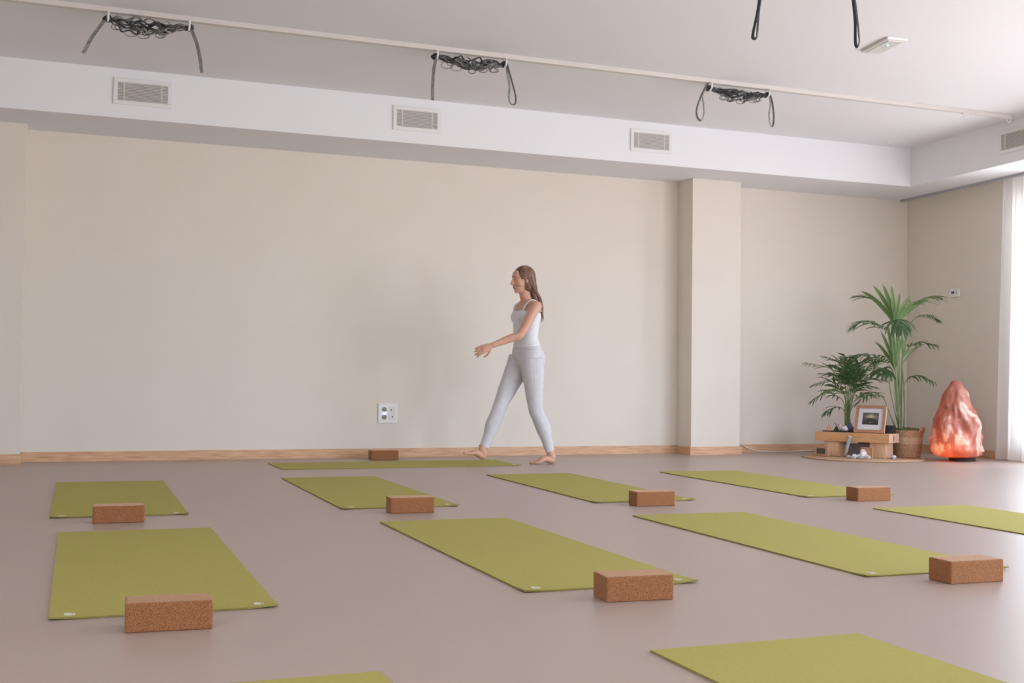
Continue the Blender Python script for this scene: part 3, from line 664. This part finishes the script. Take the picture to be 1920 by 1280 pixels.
def leaflet(bm, base, d, length, wd, droop, up):
    n = 6; P = []; p = base.copy(); dd = d.normalized()
    for i in range(n+1):
        P.append(p.copy()); dd = (dd+Vector((0, 0, -droop/n))).normalized(); p += dd*length/n
    L_, C_, R_ = [], [], []
    for i, p in enumerate(P):
        t = i/n; w_ = wd*math.sin(PI*min(1, .12+t*.88))**.7*(1 if t < .98 else .1)
        T = (P[min(i+1, n)]-P[max(i-1, 0)]).normalized(); sd = T.cross(up)
        sd = sd.normalized() if sd.length > 1e-4 else T.orthogonal().normalized(); nn = sd.cross(T)
        L_.append(bm.verts.new(p+sd*w_/2+nn*w_*.18)); C_.append(bm.verts.new(p)); R_.append(bm.verts.new(p-sd*w_/2+nn*w_*.18))
    for i in range(n):
        bm.faces.new((L_[i], L_[i+1], C_[i+1], C_[i])); bm.faces.new((C_[i], C_[i+1], R_[i+1], R_[i]))
def frond(parent, pts, nl, ll, lw, m, droop=.8, start=.35, fwd=.7, seed=0, sr=.006):
    """pts: world points of petiole and midrib; leaflets from start to the tip"""
    rnd = random.Random(seed); P = smoothpath(pts, 8); n = len(P)
    bm = bmesh.new(); tube(bm, P, [max(.0015, sr*(1-.8*i/(n-1))) for i in range(n)], 8); f = obj('palm_frond', bm, M_stem, parent, True, world=True)
    bm = bmesh.new()
    side = None
    for k in range(nl):
        t = start+(1-start)*(k+.5)/nl; x = t*(n-1); i = min(n-2, int(x)); p = P[i].lerp(P[i+1], x-i); T = (P[i+1]-P[i]).normalized()
        sd = T.cross(Vector((0, 0, 1)));
        if sd.length < .15: sd = T.cross(FW*-1)
        sd.normalize(); up = sd.cross(T)
        if side is not None and sd.dot(side) < 0: sd = -sd; up = -up
        side = sd; u = (k+.5)/nl; ln = ll*(.55+.45*math.sin(PI*min(1, u*.9+.12)))*(1-.35*u)
        for s in (-1, 1):
            d = sd*s*(1-.5*u)+T*(fwd+.9*u)+up*rnd.uniform(.05, .35)+Vector((rnd.uniform(-.1, .1), rnd.uniform(-.1, .1), 0))
            leaflet(bm, p, d, ln*rnd.uniform(.85, 1.1), lw, droop*rnd.uniform(.6, 1.3), up)
    lf = obj('palm_leaflets', bm, m, f, True, world=True); lf['kind'] = 'stuff'
    return f
def pv(px, py, dep): return atd(px, py, dep)      # px, py in the photo, depth along the view in metres
# tall palm in a basket
BK = Vector((7.47, 8.93, 0)); BD = (BK-CAM).dot(FW)
e = empty('potted_palm', BK+Vector((0, 0, RZ)), 'tall kentia palm in a woven basket on the jute rug', 'potted palm', rz=0)
M_bsk = noisy(mat('seagrass', (196, 158, 126), .9, .15), [(160, 120, 90), (196, 156, 124), (216, 182, 152)], 55, 3, (1, 1, 3.5), bump=.6, bscale=200)
M_bskl = noisy(mat('seagrass_light', (218, 190, 158), .9, .15), [(196, 164, 134), (226, 200, 172)], 55, 3, (1, 1, 3.5), bump=.6, bscale=200)
H = .245; rows = 20; bm = bmesh.new()
def brad(z): return .112+.030*(z/H)**.8
prv = None
for i in range(rows):
    z = .008+(H-.008)*i/(rows-1); seg = 40; r = brad(z)
    tp = [Vector((r*math.cos(a)+.0015*math.sin(a*20+i*PI), r*math.sin(a), z)) for a in [2*PI*j/seg for j in range(seg+1)]]
    nb = len(bm.faces); tube(bm, tp, [(.0075, .007)]*(seg+1), 6, ref=(0, 0, 1), cap=False); bm.faces.ensure_lookup_table()
    if 10 <= i <= 14:
        for f in bm.faces[nb:]: f.material_index = 1
bk = obj('basket', bm, [M_bsk, M_bskl], e, True)
bm = bmesh.new(); bmesh.ops.create_cone(bm, cap_ends=True, segments=32, radius1=.110, radius2=.134, depth=.205, matrix=Matrix.Translation((0, 0, .1125))); obj('basket_lining', bm, mat('basket_inner', (120, 92, 68), .9), e)
rv = math.atan2(RT.y, RT.x)
for a0, k in ((rv-.75, 1), (rv-.75+PI, 1)):
    bm = bmesh.new(); r = .145; c = Vector((math.cos(a0), math.sin(a0), 0)); t_ = Vector((-c.y, c.x, 0))
    tube(bm, smoothpath([c*.138-t_*.055+Vector((0, 0, H-.01)), c*.150-t_*.04+Vector((0, 0, H+.022)), c*.153+Vector((0, 0, H+.034)), c*.150+t_*.04+Vector((0, 0, H+.022)), c*.138+t_*.055+Vector((0, 0, H-.01))], 6), .009, 8)
    obj('basket_handle', bm, M_bsk, e, True)
bm = bmesh.new(); rnd = random.Random(5)
for k in range(260):
    a = rnd.uniform(0, 2*PI); r = .128*rnd.random()**.5; ball(bm, (r*math.cos(a), r*math.sin(a), .232+.022*(1-(r/.128)**2)+rnd.uniform(0, .022)), (rnd.uniform(.008, .018), rnd.uniform(.008, .018), .010), seg=6)
s = obj('moss', bm, noisy(mat('moss_green', (110, 112, 66), .95), [(84, 88, 48), (134, 130, 84)], 40), e); s['kind'] = 'stuff'
b0 = BD-.0
fr = [ # base px, path px..., depth offsets, n leaflets, leaflet length, width, material, droop, start
 ([(1692, 806, 0), (1690, 700, .02), (1688, 610, .05), (1705, 575, .05), (1732, 560, .1), (1758, 556, .12)], 11, .27, .020, 'L', .8, .56, .8),
 ([(1686, 806, 0), (1680, 720, 0), (1674, 620, .05), (1660, 580, .1), (1640, 563, .15), (1612, 556, .2)], 12, .30, .013, 'D', .7, .60, .9),
 ([(1685, 806, 0), (1680, 720, -.05), (1672, 640, -.1), (1650, 612, -.15), (1622, 602, -.2), (1600, 612, -.2)], 14, .26, .018, 'D', .9, .52, .75),
 ([(1690, 806, 0), (1686, 700, -.05), (1682, 640, -.1), (1676, 606, -.22), (1684, 600, -.36), (1690, 616, -.46)], 9, .26, .026, 'D', 1.6, .60, .3),
 ([(1694, 806, 0), (1695, 740, 0), (1692, 676, 0), (1703, 652, .02), (1725, 642, .05), (1752, 646, .05)], 9, .20, .020, 'D', .9, .60, .6),
 ([(1684, 806, 0), (1676, 760, -.05), (1672, 700, -.1), (1656, 675, -.2), (1625, 664, -.3), (1588, 670, -.35)], 15, .25, .024, 'D', 1.1, .52, .5),
 ([(1696, 806, 0), (1697, 770, 0), (1696, 725, 0), (1706, 708, -.05), (1725, 704, -.1), (1752, 716, -.1)], 10, .16, .017, 'D', 1.6, .58, .4),
 ([(1683, 806, 0), (1676, 770, -.03), (1668, 735, -.06), (1664, 705, -.12), (1656, 690, -.2), (1662, 700, -.28)], 8, .22, .026, 'D', 1.8, .62, .3),
 ([(1690, 806, 0), (1692, 730, .05), (1694, 640, .1), (1712, 600, .2), (1738, 590, .25), (1758, 600, .3)], 9, .18, .013, 'D', .9, .62, .7),
 ([(1681, 806, 0), (1668, 775, 0), (1656, 745, 0), (1640, 735, -.1), (1622, 742, -.18), (1606, 757, -.2)], 9, .15, .018, 'D', 1.0, .5, .5),
]
def fan(parent, stem, tips, dep, m, wd=.034, seed=0, spread=.5):
    """a frond seen face on: stem points, then leaflets from along its short end to each tip (px, py, depth offset)"""
    P = smoothpath([pv(x, y, dep+d) for x, y, d in stem], 8); n = len(P)
    bm = bmesh.new(); tube(bm, P, [max(.003, .0065*(1-.55*i/(n-1))) for i in range(n)], 8); f = obj('palm_frond', bm, M_stem, parent, True, world=True)
    bm = bmesh.new(); N_ = len(tips); rnd = random.Random(seed)
    for k, (x, y, d) in enumerate(tips):
        c = abs(k-(N_-1)/2)/((N_-1)/2); a = P[int((n-1)*(1-spread*c*.5))]; b = pv(x, y, dep+d)
        L_ = (b-a).length; sag = .10*L_*c; dirn = (b-a).normalized(); sd = dirn.cross(FW).normalized()
        Q = [a.lerp(b, t/8)+Vector((0, 0, 1))*sag*4*(t/8)*(1-t/8) for t in range(9)]
        l_, c_, r_ = [], [], []
        for i, p in enumerate(Q):
            t = i/8; w_ = wd*(.25+.75*math.sin(PI*min(1, t*.95+.05))**.8) if t < .97 else .002
            l_.append(bm.verts.new(p+sd*w_/2-FW*w_*.2)); c_.append(bm.verts.new(p)); r_.append(bm.verts.new(p-sd*w_/2-FW*w_*.2))
        for i in range(8): bm.faces.new((l_[i], l_[i+1], c_[i+1], c_[i])); bm.faces.new((c_[i], c_[i+1], r_[i+1], r_[i]))
    lf = obj('palm_leaflets', bm, m, f, True, world=True); lf['kind'] = 'stuff'
fan(e, [(1688, 806, 0), (1684, 700, 0), (1680, 620, -.02), (1677, 596, -.03)], [(1614, 545, .15), (1637, 535, .05), (1655, 533, -.02), (1671, 536, -.05), (1687, 549, -.05), (1707, 553, -.02), (1716, 564, .0), (1742, 560, .1)], b0, M_leafL, .040, 1)
fan(e, [(1687, 806, 0), (1684, 750, 0), (1679, 700, -.02), (1677, 686, -.03)], [(1640, 640, .1), (1652, 622, .0), (1663, 606, -.05), (1672, 600, -.08), (1684, 612, -.06), (1692, 628, 0)], b0-.06, M_leafL, .032, 2)
fan(e, [(1689, 806, 0), (1690, 760, 0), (1692, 690, 0), (1693, 668, 0)], [(1690, 620, 0), (1700, 628, 0), (1712, 640, .02), (1728, 646, .05)], b0+.06, M_leafL, .020, 3)
for i, (pp, nl, ll, lw, mm, dr, st, fw_) in enumerate(fr):
    pts = [pv(x+((i*5) % 13-6)*(1.0 if y > 790 else .6 if y > 690 else 0), y, b0+d+(.02*((i*3) % 5-2) if y > 690 else 0)) for x, y, d in pp]; frond(e, pts, nl, ll, lw, M_leafL if mm == 'L' else M_leafD, dr, st, fw_, i, .0055)
# bushy palm behind the bench
PC = bl(-.36, .43, 0); PD = (PC-CAM).dot(FW)
e = empty('areca_palm', PC+Vector((0, 0, RZ)), 'shorter bushy palm standing behind the pine bench', 'potted palm')
bm = bmesh.new(); bmesh.ops.create_cone(bm, cap_ends=True, segments=32, radius1=.075, radius2=.095, depth=.15, matrix=Matrix.Translation((0, 0, .075))); bev(obj('plant_pot', bm, mat('brown_pot', (120, 92, 70), .7), e), .004)
bx = at(1592, 808, 1, PC.y).x
tips = [((1583, 740), (1555, 690), (1512, 680), .0, 15), ((1586, 735), (1575, 680), (1545, 668), -.05, 13), ((1590, 730), (1592, 685), (1580, 665), -.1, 13), ((1596, 730), (1610, 685), (1600, 668), .05, 12),
        ((1598, 735), (1625, 690), (1655, 668), .0, 14), ((1600, 745), (1630, 712), (1662, 712), -.05, 12), ((1584, 745), (1556, 715), (1524, 722), -.1, 12), ((1582, 755), (1550, 735), (1522, 752), .0, 9),
        ((1601, 755), (1622, 738), (1652, 742), .05, 10), ((1588, 735), (1570, 705), (1540, 700), .12, 12), ((1594, 740), (1602, 700), (1630, 690), .15, 12), ((1597, 748), (1612, 722), (1640, 725), -.15, 11),
        ((1586, 750), (1570, 728), (1545, 735), -.15, 10), ((1592, 735), (1600, 700), (1590, 678), -.15, 12), ((1600, 742), (1640, 690), (1630, 670), -.1, 12), ((1583, 770), (1562, 765), (1548, 775), -.05, 6)]
for i, (a, b_, c, dz, nl) in enumerate(tips):
    x0 = 1592+random.Random(i).uniform(-7, 7)
    pts = [PC+(RT*((x0-1592)/200))+Vector((0, 0, .13)), pv(x0, 806, PD+dz*.1), pv(a[0], a[1], PD+dz*.4), pv((a[0]+b_[0])/2-.0, (a[1]+b_[1])/2-4, PD+dz*.7), pv(b_[0], b_[1], PD+dz), pv(c[0], c[1], PD+dz*1.3-.05)]
    frond(e, pts, nl+2, .19, .015, M_leafD if i % 4 else M_leafL, .9, .48, .75, 50+i, .0055)

# ---------------------------------------------------------------- the woman
PO = Vector((3.62, 8.99, 0)); PF = Vector((-1, -.10, 0)).normalized(); PLf = Vector((0, 0, 1)).cross(PF)
M_skin = noisy(mat('skin', (214, 164, 140), .5, .4), [(208, 156, 132), (220, 172, 150)], 12)
M_skin.node_tree.nodes['Principled BSDF'].inputs['Subsurface Weight'].default_value = .1; M_skin.node_tree.nodes['Principled BSDF'].inputs['Subsurface Radius'].default_value = (.02, .008, .005)
M_top_ = noisy(mat('white_cotton', (228, 228, 232), .85, .2), [(224, 224, 228), (234, 234, 238)], 30, bump=.15, bscale=400)
M_legg = noisy(mat('pale_grey_leggings', (214, 211, 216), .75, .25), [(208, 205, 210), (220, 217, 222)], 20, bump=.1, bscale=300)
M_hair = noisy(mat('brown_hair', (104, 78, 66), .5, .4), [(74, 54, 46), (120, 90, 72), (154, 120, 94)], 30, 4, (1, 1, .15))
M_lip = mat('lips', (186, 112, 104), .5); M_eye = mat('eye_white', (206, 196, 190), .4); M_iris = mat('iris_brown', (58, 42, 36), .2)
woman = empty('person', PO, 'woman in a white top and pale leggings walking barefoot past the wall', 'person', rz=math.atan2(PF.y, PF.x))
# local axes: x forward, y her left, z up
def lo_tube(bm, pts, rad, ref=(0, 1, 0), seg=20, n=5):
    P = smoothpath(pts, n); m = len(pts); R = []
    for i in range(len(P)):
        x = min(i/n, m-1.00001); k = int(x); f = x-k; f = f*f*(3-2*f)
        a = rad[k]; b = rad[k+1]; a = a if isinstance(a, tuple) else (a, a); b = b if isinstance(b, tuple) else (b, b)
        R.append((a[0]+(b[0]-a[0])*f, a[1]+(b[1]-a[1])*f))
    tube(bm, P, R, seg, ref=ref)
def remesh(o, vs, sm=6, fac=.5):
    m = o.modifiers.new('remesh', 'REMESH'); m.mode = 'VOXEL'; m.voxel_size = vs; m.use_smooth_shade = True
    s = o.modifiers.new('smooth', 'SMOOTH'); s.iterations = sm; s.factor = fac
LEG_B = [(-.005, .085, .87), (-.015, .088, .76), (-.035, .078, .62), (-.055, .066, .46), (-.085, .060, .40), (-.135, .056, .30), (-.175, .052, .19), (-.205, .050, .105)]
LEG_F = [(.010, -.085, .87), (.055, -.086, .76), (.125, -.082, .63), (.195, -.078, .49), (.222, -.076, .42), (.265, -.078, .32), (.305, -.080, .22), (.340, -.082, .135)]
LR = [(.092, .100), (.083, .092), (.068, .074), (.052, .055), (.050, .054), (.052, .058), (.038, .040), (.029, .034)]
TOR = [(-.005, 0, .83), (-.006, 0, .90), (.0, 0, .97), (.008, 0, 1.04), (.008, 0, 1.12), (.0, 0, 1.21), (-.008, 0, 1.285), (-.004, 0, 1.335), (.0, 0, 1.36)]
TR = [(.146, .096), (.156, .100), (.143, .092), (.120, .080), (.128, .088), (.140, .102), (.150, .086), (.105, .060), (.055, .052)]
def infl(R, d): return [(a+d, b+d) for a, b in R]
bm = bmesh.new()
lo_tube(bm, TOR, TR, seg=28)
for P in (LEG_B, LEG_F): lo_tube(bm, P, [(b, a) for a, b in LR] if False else LR)
for s in (1, -1): ball(bm, (-.045, .068*s, .862), (.078, .082, .106)); ball(bm, (.058, .058*s, 1.215), (.050, .056, .052)); ball(bm, (-.005, .150*s, 1.295), (.050, .042, .048))
# neck, head (looking forward and slightly down)
lo_tube(bm, [(-.002, 0, 1.33), (.012, 0, 1.38), (.026, 0, 1.44)], [(.058, .055), (.048, .050), (.050, .052)])
HM = Matrix.Translation((.046, 0, 1.515)) @ Matrix.Rotation(.10, 4, 'Y')
def hp(x, y, z): return HM @ Vector((x, y, z))
def hball(x, y, z, r): ball(bm, hp(x, y, z), r, HM.to_3x3().to_4x4())
hball(-.012, 0, .030, (.092, .074, .084)); hball(.020, 0, -.010, (.066, .062, .085)); hball(.034, 0, -.058, (.046, .046, .042)); hball(.062, 0, -.082, (.020, .022, .018))
hball(-.02, 0, -.03, (.062, .060, .06))
lo_tube(bm, [hp(.078, 0, .022), hp(.094, 0, .000), hp(.103, 0, -.018), hp(.086, 0, -.028)], [.009, .010, .012, .008], seg=10)
hball(.083, .009, -.024, (.010, .008, .007)); hball(.083, -.009, -.024, (.010, .008, .007))
hball(.078, 0, -.046, (.014, .020, .0065)); hball(.076, 0, -.058, (.013, .017, .0075)); hball(.064, 0, .040, (.024, .048, .022)); hball(.052, 0, .060, (.026, .046, .030))
for s in (1, -1): hball(.045, .040*s, -.025, (.026, .020, .024)); ball(bm, hp(-.012, .073*s, -.008), (.017, .007, .028), HM.to_3x3().to_4x4())
# feet: heel, arch, toes
def foot(bm, ank, heel, ball_, toe, lat):
    A, Hh, B_, T = map(Vector, (ank, heel, ball_, toe))
    lo_tube(bm, [A+Vector((0, 0, .05)), A, A.lerp(Hh, .65)], [.031, .034, .034], ref=(1, 0, 0), seg=14)
    lo_tube(bm, [Hh, Hh.lerp(A.lerp(B_, .35), .45)+Vector((0, 0, -.008)), A.lerp(B_, .5)+Vector((0, 0, -.004)), B_], [(.028, .024), (.032, .030), (.034, .026), (.043, .015)], ref=(0, 1, 0), seg=16)
    fd = (T-B_); sd = Vector((0, 0, 1)).cross(fd).normalized()*lat
    for k, (o_, l_, r_) in enumerate(((.032, 1.05, .0125), (.012, 1.0, .0088), (-.004, .90, .0082), (-.019, .78, .0078), (-.033, .62, .0075))):
        a = B_-sd*o_*.9*-1 if False else B_+sd*o_*.85; b = B_+sd*o_+fd*l_*.6; c = B_+sd*o_+fd*l_
        lo_tube(bm, [a, b+Vector((0, 0, .002)), c+Vector((0, 0, -.003))], [r_*1.1, r_*.95, r_*.85], seg=10)
foot(bm, (-.212, .050, .078), (-.243, .050, .026), (-.085, .054, .017), (-.030, .058, .010), -1)
foot(bm, (.352, -.083, .110), (.330, -.083, .056), (.475, -.088, .088), (.528, -.090, .098), 1)
# arms and hands
def arm(bm, sh, el, wr, kn, side, curl):
    S_, E_, W_, K_ = map(Vector, (sh, el, wr, kn))
    lo_tube(bm, [S_, S_.lerp(E_, .35), E_, E_.lerp(W_, .3), W_.lerp(E_, .12), W_], [.044, .040, .033, .034, .024, (.023, .019)], ref=(1, 0, 0), seg=16)
    d = (K_-W_).normalized(); nrm = Vector(side); nrm = (nrm-d*nrm.dot(d)).normalized(); ac = d.cross(nrm)     # nrm: palm normal, ac: towards the thumb
    M0 = W_+d*.045
    lo_tube(bm, [W_-d*.005, M0, W_+d*.085], [(.022, .017), (.034, .014), (.038, .012)], ref=tuple(ac), seg=16)
    for k, (o_, l_) in enumerate(((.029, .068), (.010, .076), (-.010, .071), (-.028, .056))):
        a = W_+d*.078+ac*o_*.95; sp = (d+ac*o_*3.2).normalized(); c1 = curl*(1+.15*k)
        b = a+(sp+nrm*.25*c1).normalized()*l_*.48; c = b+(sp+nrm*.9*c1).normalized()*l_*.32; e_ = c+(sp+nrm*1.5*c1).normalized()*l_*.26
        lo_tube(bm, [a, b, c, e_], [.0088, .0080, .0074, .0062], seg=10, n=3)
    a = W_+d*.018+ac*.020+nrm*.006; b = a+(d*.7+ac*.75+nrm*.3).normalized()*.036; c = b+(d*.95+ac*.35+nrm*.3).normalized()*.030; e_ = c+(d+nrm*.4).normalized()*.022
    lo_tube(bm, [a, b, c, e_], [.0125, .0105, .0090, .0070], seg=10, n=3)
arm(bm, (-.004, .158, 1.300), (.165, .205, 1.060), (.405, .165, .965), (.51, .145, .92), (0, -1, -.35), .55)
arm(bm, (-.008, -.158, 1.300), (-.105, -.205, 1.040), (-.165, -.200, .800), (-.175, -.19, .70), (.2, 1, 0), .7)
body = obj('body', bm, M_skin, woman); remesh(body, .0042, 5)
# leggings
bm = bmesh.new()
lo_tube(bm, [(-.010, 0, .77), (-.008, 0, .83), (-.006, 0, .88), (-.002, 0, .925), (.0, 0, .965)], [(.09, .055), (.156, .107), (.168, .113), (.162, .109), (.152, .102)], seg=28)
for P in (LEG_B, LEG_F): lo_tube(bm, P, infl(LR, .0055))
for s in (1, -1): ball(bm, (-.045, .068*s, .862), (.084, .088, .112))
lg = obj('leggings', bm, M_legg, woman); remesh(lg, .0045, 4)
bm = bmesh.new(); tube(bm, [(-.003, 0, .942), (.0, 0, .970)], [(.1605, .1075), (.1545, .1035)], 40, ref=(0, 1, 0)); obj('waistband', bm, M_legg, lg, True)
# top
bm = bmesh.new()
lo_tube(bm, [(-.002, 0, .935), (.0, 0, .975), (.008, 0, 1.04), (.008, 0, 1.12), (.0, 0, 1.21), (-.004, 0, 1.255)], [(.158, .104), (.152, .100), (.130, .090), (.136, .096), (.147, .109), (.144, .098)], seg=28)
for s in (1, -1): ball(bm, (.058, .058*s, 1.215), (.057, .062, .058))
tp = obj('tank_top', bm, M_top_, woman); remesh(tp, .0045, 4)
for s in (1, -1):
    bm = bmesh.new(); ribbon(bm, smoothpath([(.085, .085*s, 1.245), (.066, .088*s, 1.30), (.012, .090*s, 1.352), (-.05, .088*s, 1.335), (-.085, .082*s, 1.26)], 8), .022, .006, ref=(0, 1, 0)); obj('shoulder_strap', bm, M_top_, tp)
# hair: cap and long falling locks
bm = bmesh.new()
hball(-.022, 0, .040, (.096, .083, .088)); hball(-.050, 0, -.005, (.070, .078, .085))
for s in (1, -1): hball(-.03, .052*s, -.02, (.045, .032, .075))
lo_tube(bm, [hp(-.055, 0, .0), hp(-.072, 0, -.07), (-.050, 0, 1.37), (-.088, 0, 1.29), (-.100, 0, 1.22)], [(.075, .055), (.078, .048), (.080, .036), (.078, .026), (.050, .012)], seg=20)
hr = obj('hair', bm, M_hair, woman); remesh(hr, .005, 5)
rnd = random.Random(11); bm = bmesh.new()
for k in range(130):
    a = rnd.uniform(-1.9, 1.9); st = hp(-.022-.086*math.cos(a)*.88, .076*math.sin(a), .02+rnd.uniform(-.05, .035)) if abs(a) < 1.5 else hp(-.005, .074*(1 if a > 0 else -1), .02+rnd.uniform(-.03, .03))
    s = math.sin(a)
    y1 = st.y*1.0+rnd.uniform(-.01, .01); en = (-.098+rnd.uniform(-.022, .018), y1*.95, 1.20+rnd.uniform(-.03, .06))
    pts = [st, (min(st.x, -.01)-.012, y1*1.08, 1.45+rnd.uniform(-.02, .02)), (-.070-rnd.uniform(0, .025), y1, 1.36), (-.096+rnd.uniform(-.015, .015), y1*.98, 1.28), en]
    tube(bm, smoothpath(pts, 4), [.0045]*13+[.0035, .0028, .0018, .001], 5)
lk = obj('hair_locks', bm, M_hair, hr, True); lk['kind'] = 'stuff'
# face
for s in (1, -1):
    bm = bmesh.new(); ball(bm, hp(.0650, .027*s, .012), .0115, seg=12); ey = obj('eye', bm, M_eye, woman, True)
    bm = bmesh.new(); ball(bm, hp(.0728, .0275*s, .011), .0058, seg=10); obj('iris', bm, M_iris, ey, True)
    bm = bmesh.new(); tube(bm, smoothpath([hp(.083, .014*s, .036), hp(.078, .030*s, .040), hp(.066, .045*s, .035)], 4), [.0022]*9, 6); obj('eyebrow', bm, M_hair, woman, True)
bm = bmesh.new(); ball(bm, hp(.0835, 0, -.0465), (.010, .019, .0045), HM.to_3x3().to_4x4()); ball(bm, hp(.0805, 0, -.0565), (.010, .016, .0055), HM.to_3x3().to_4x4()); obj('lips', bm, M_lip, woman, True)
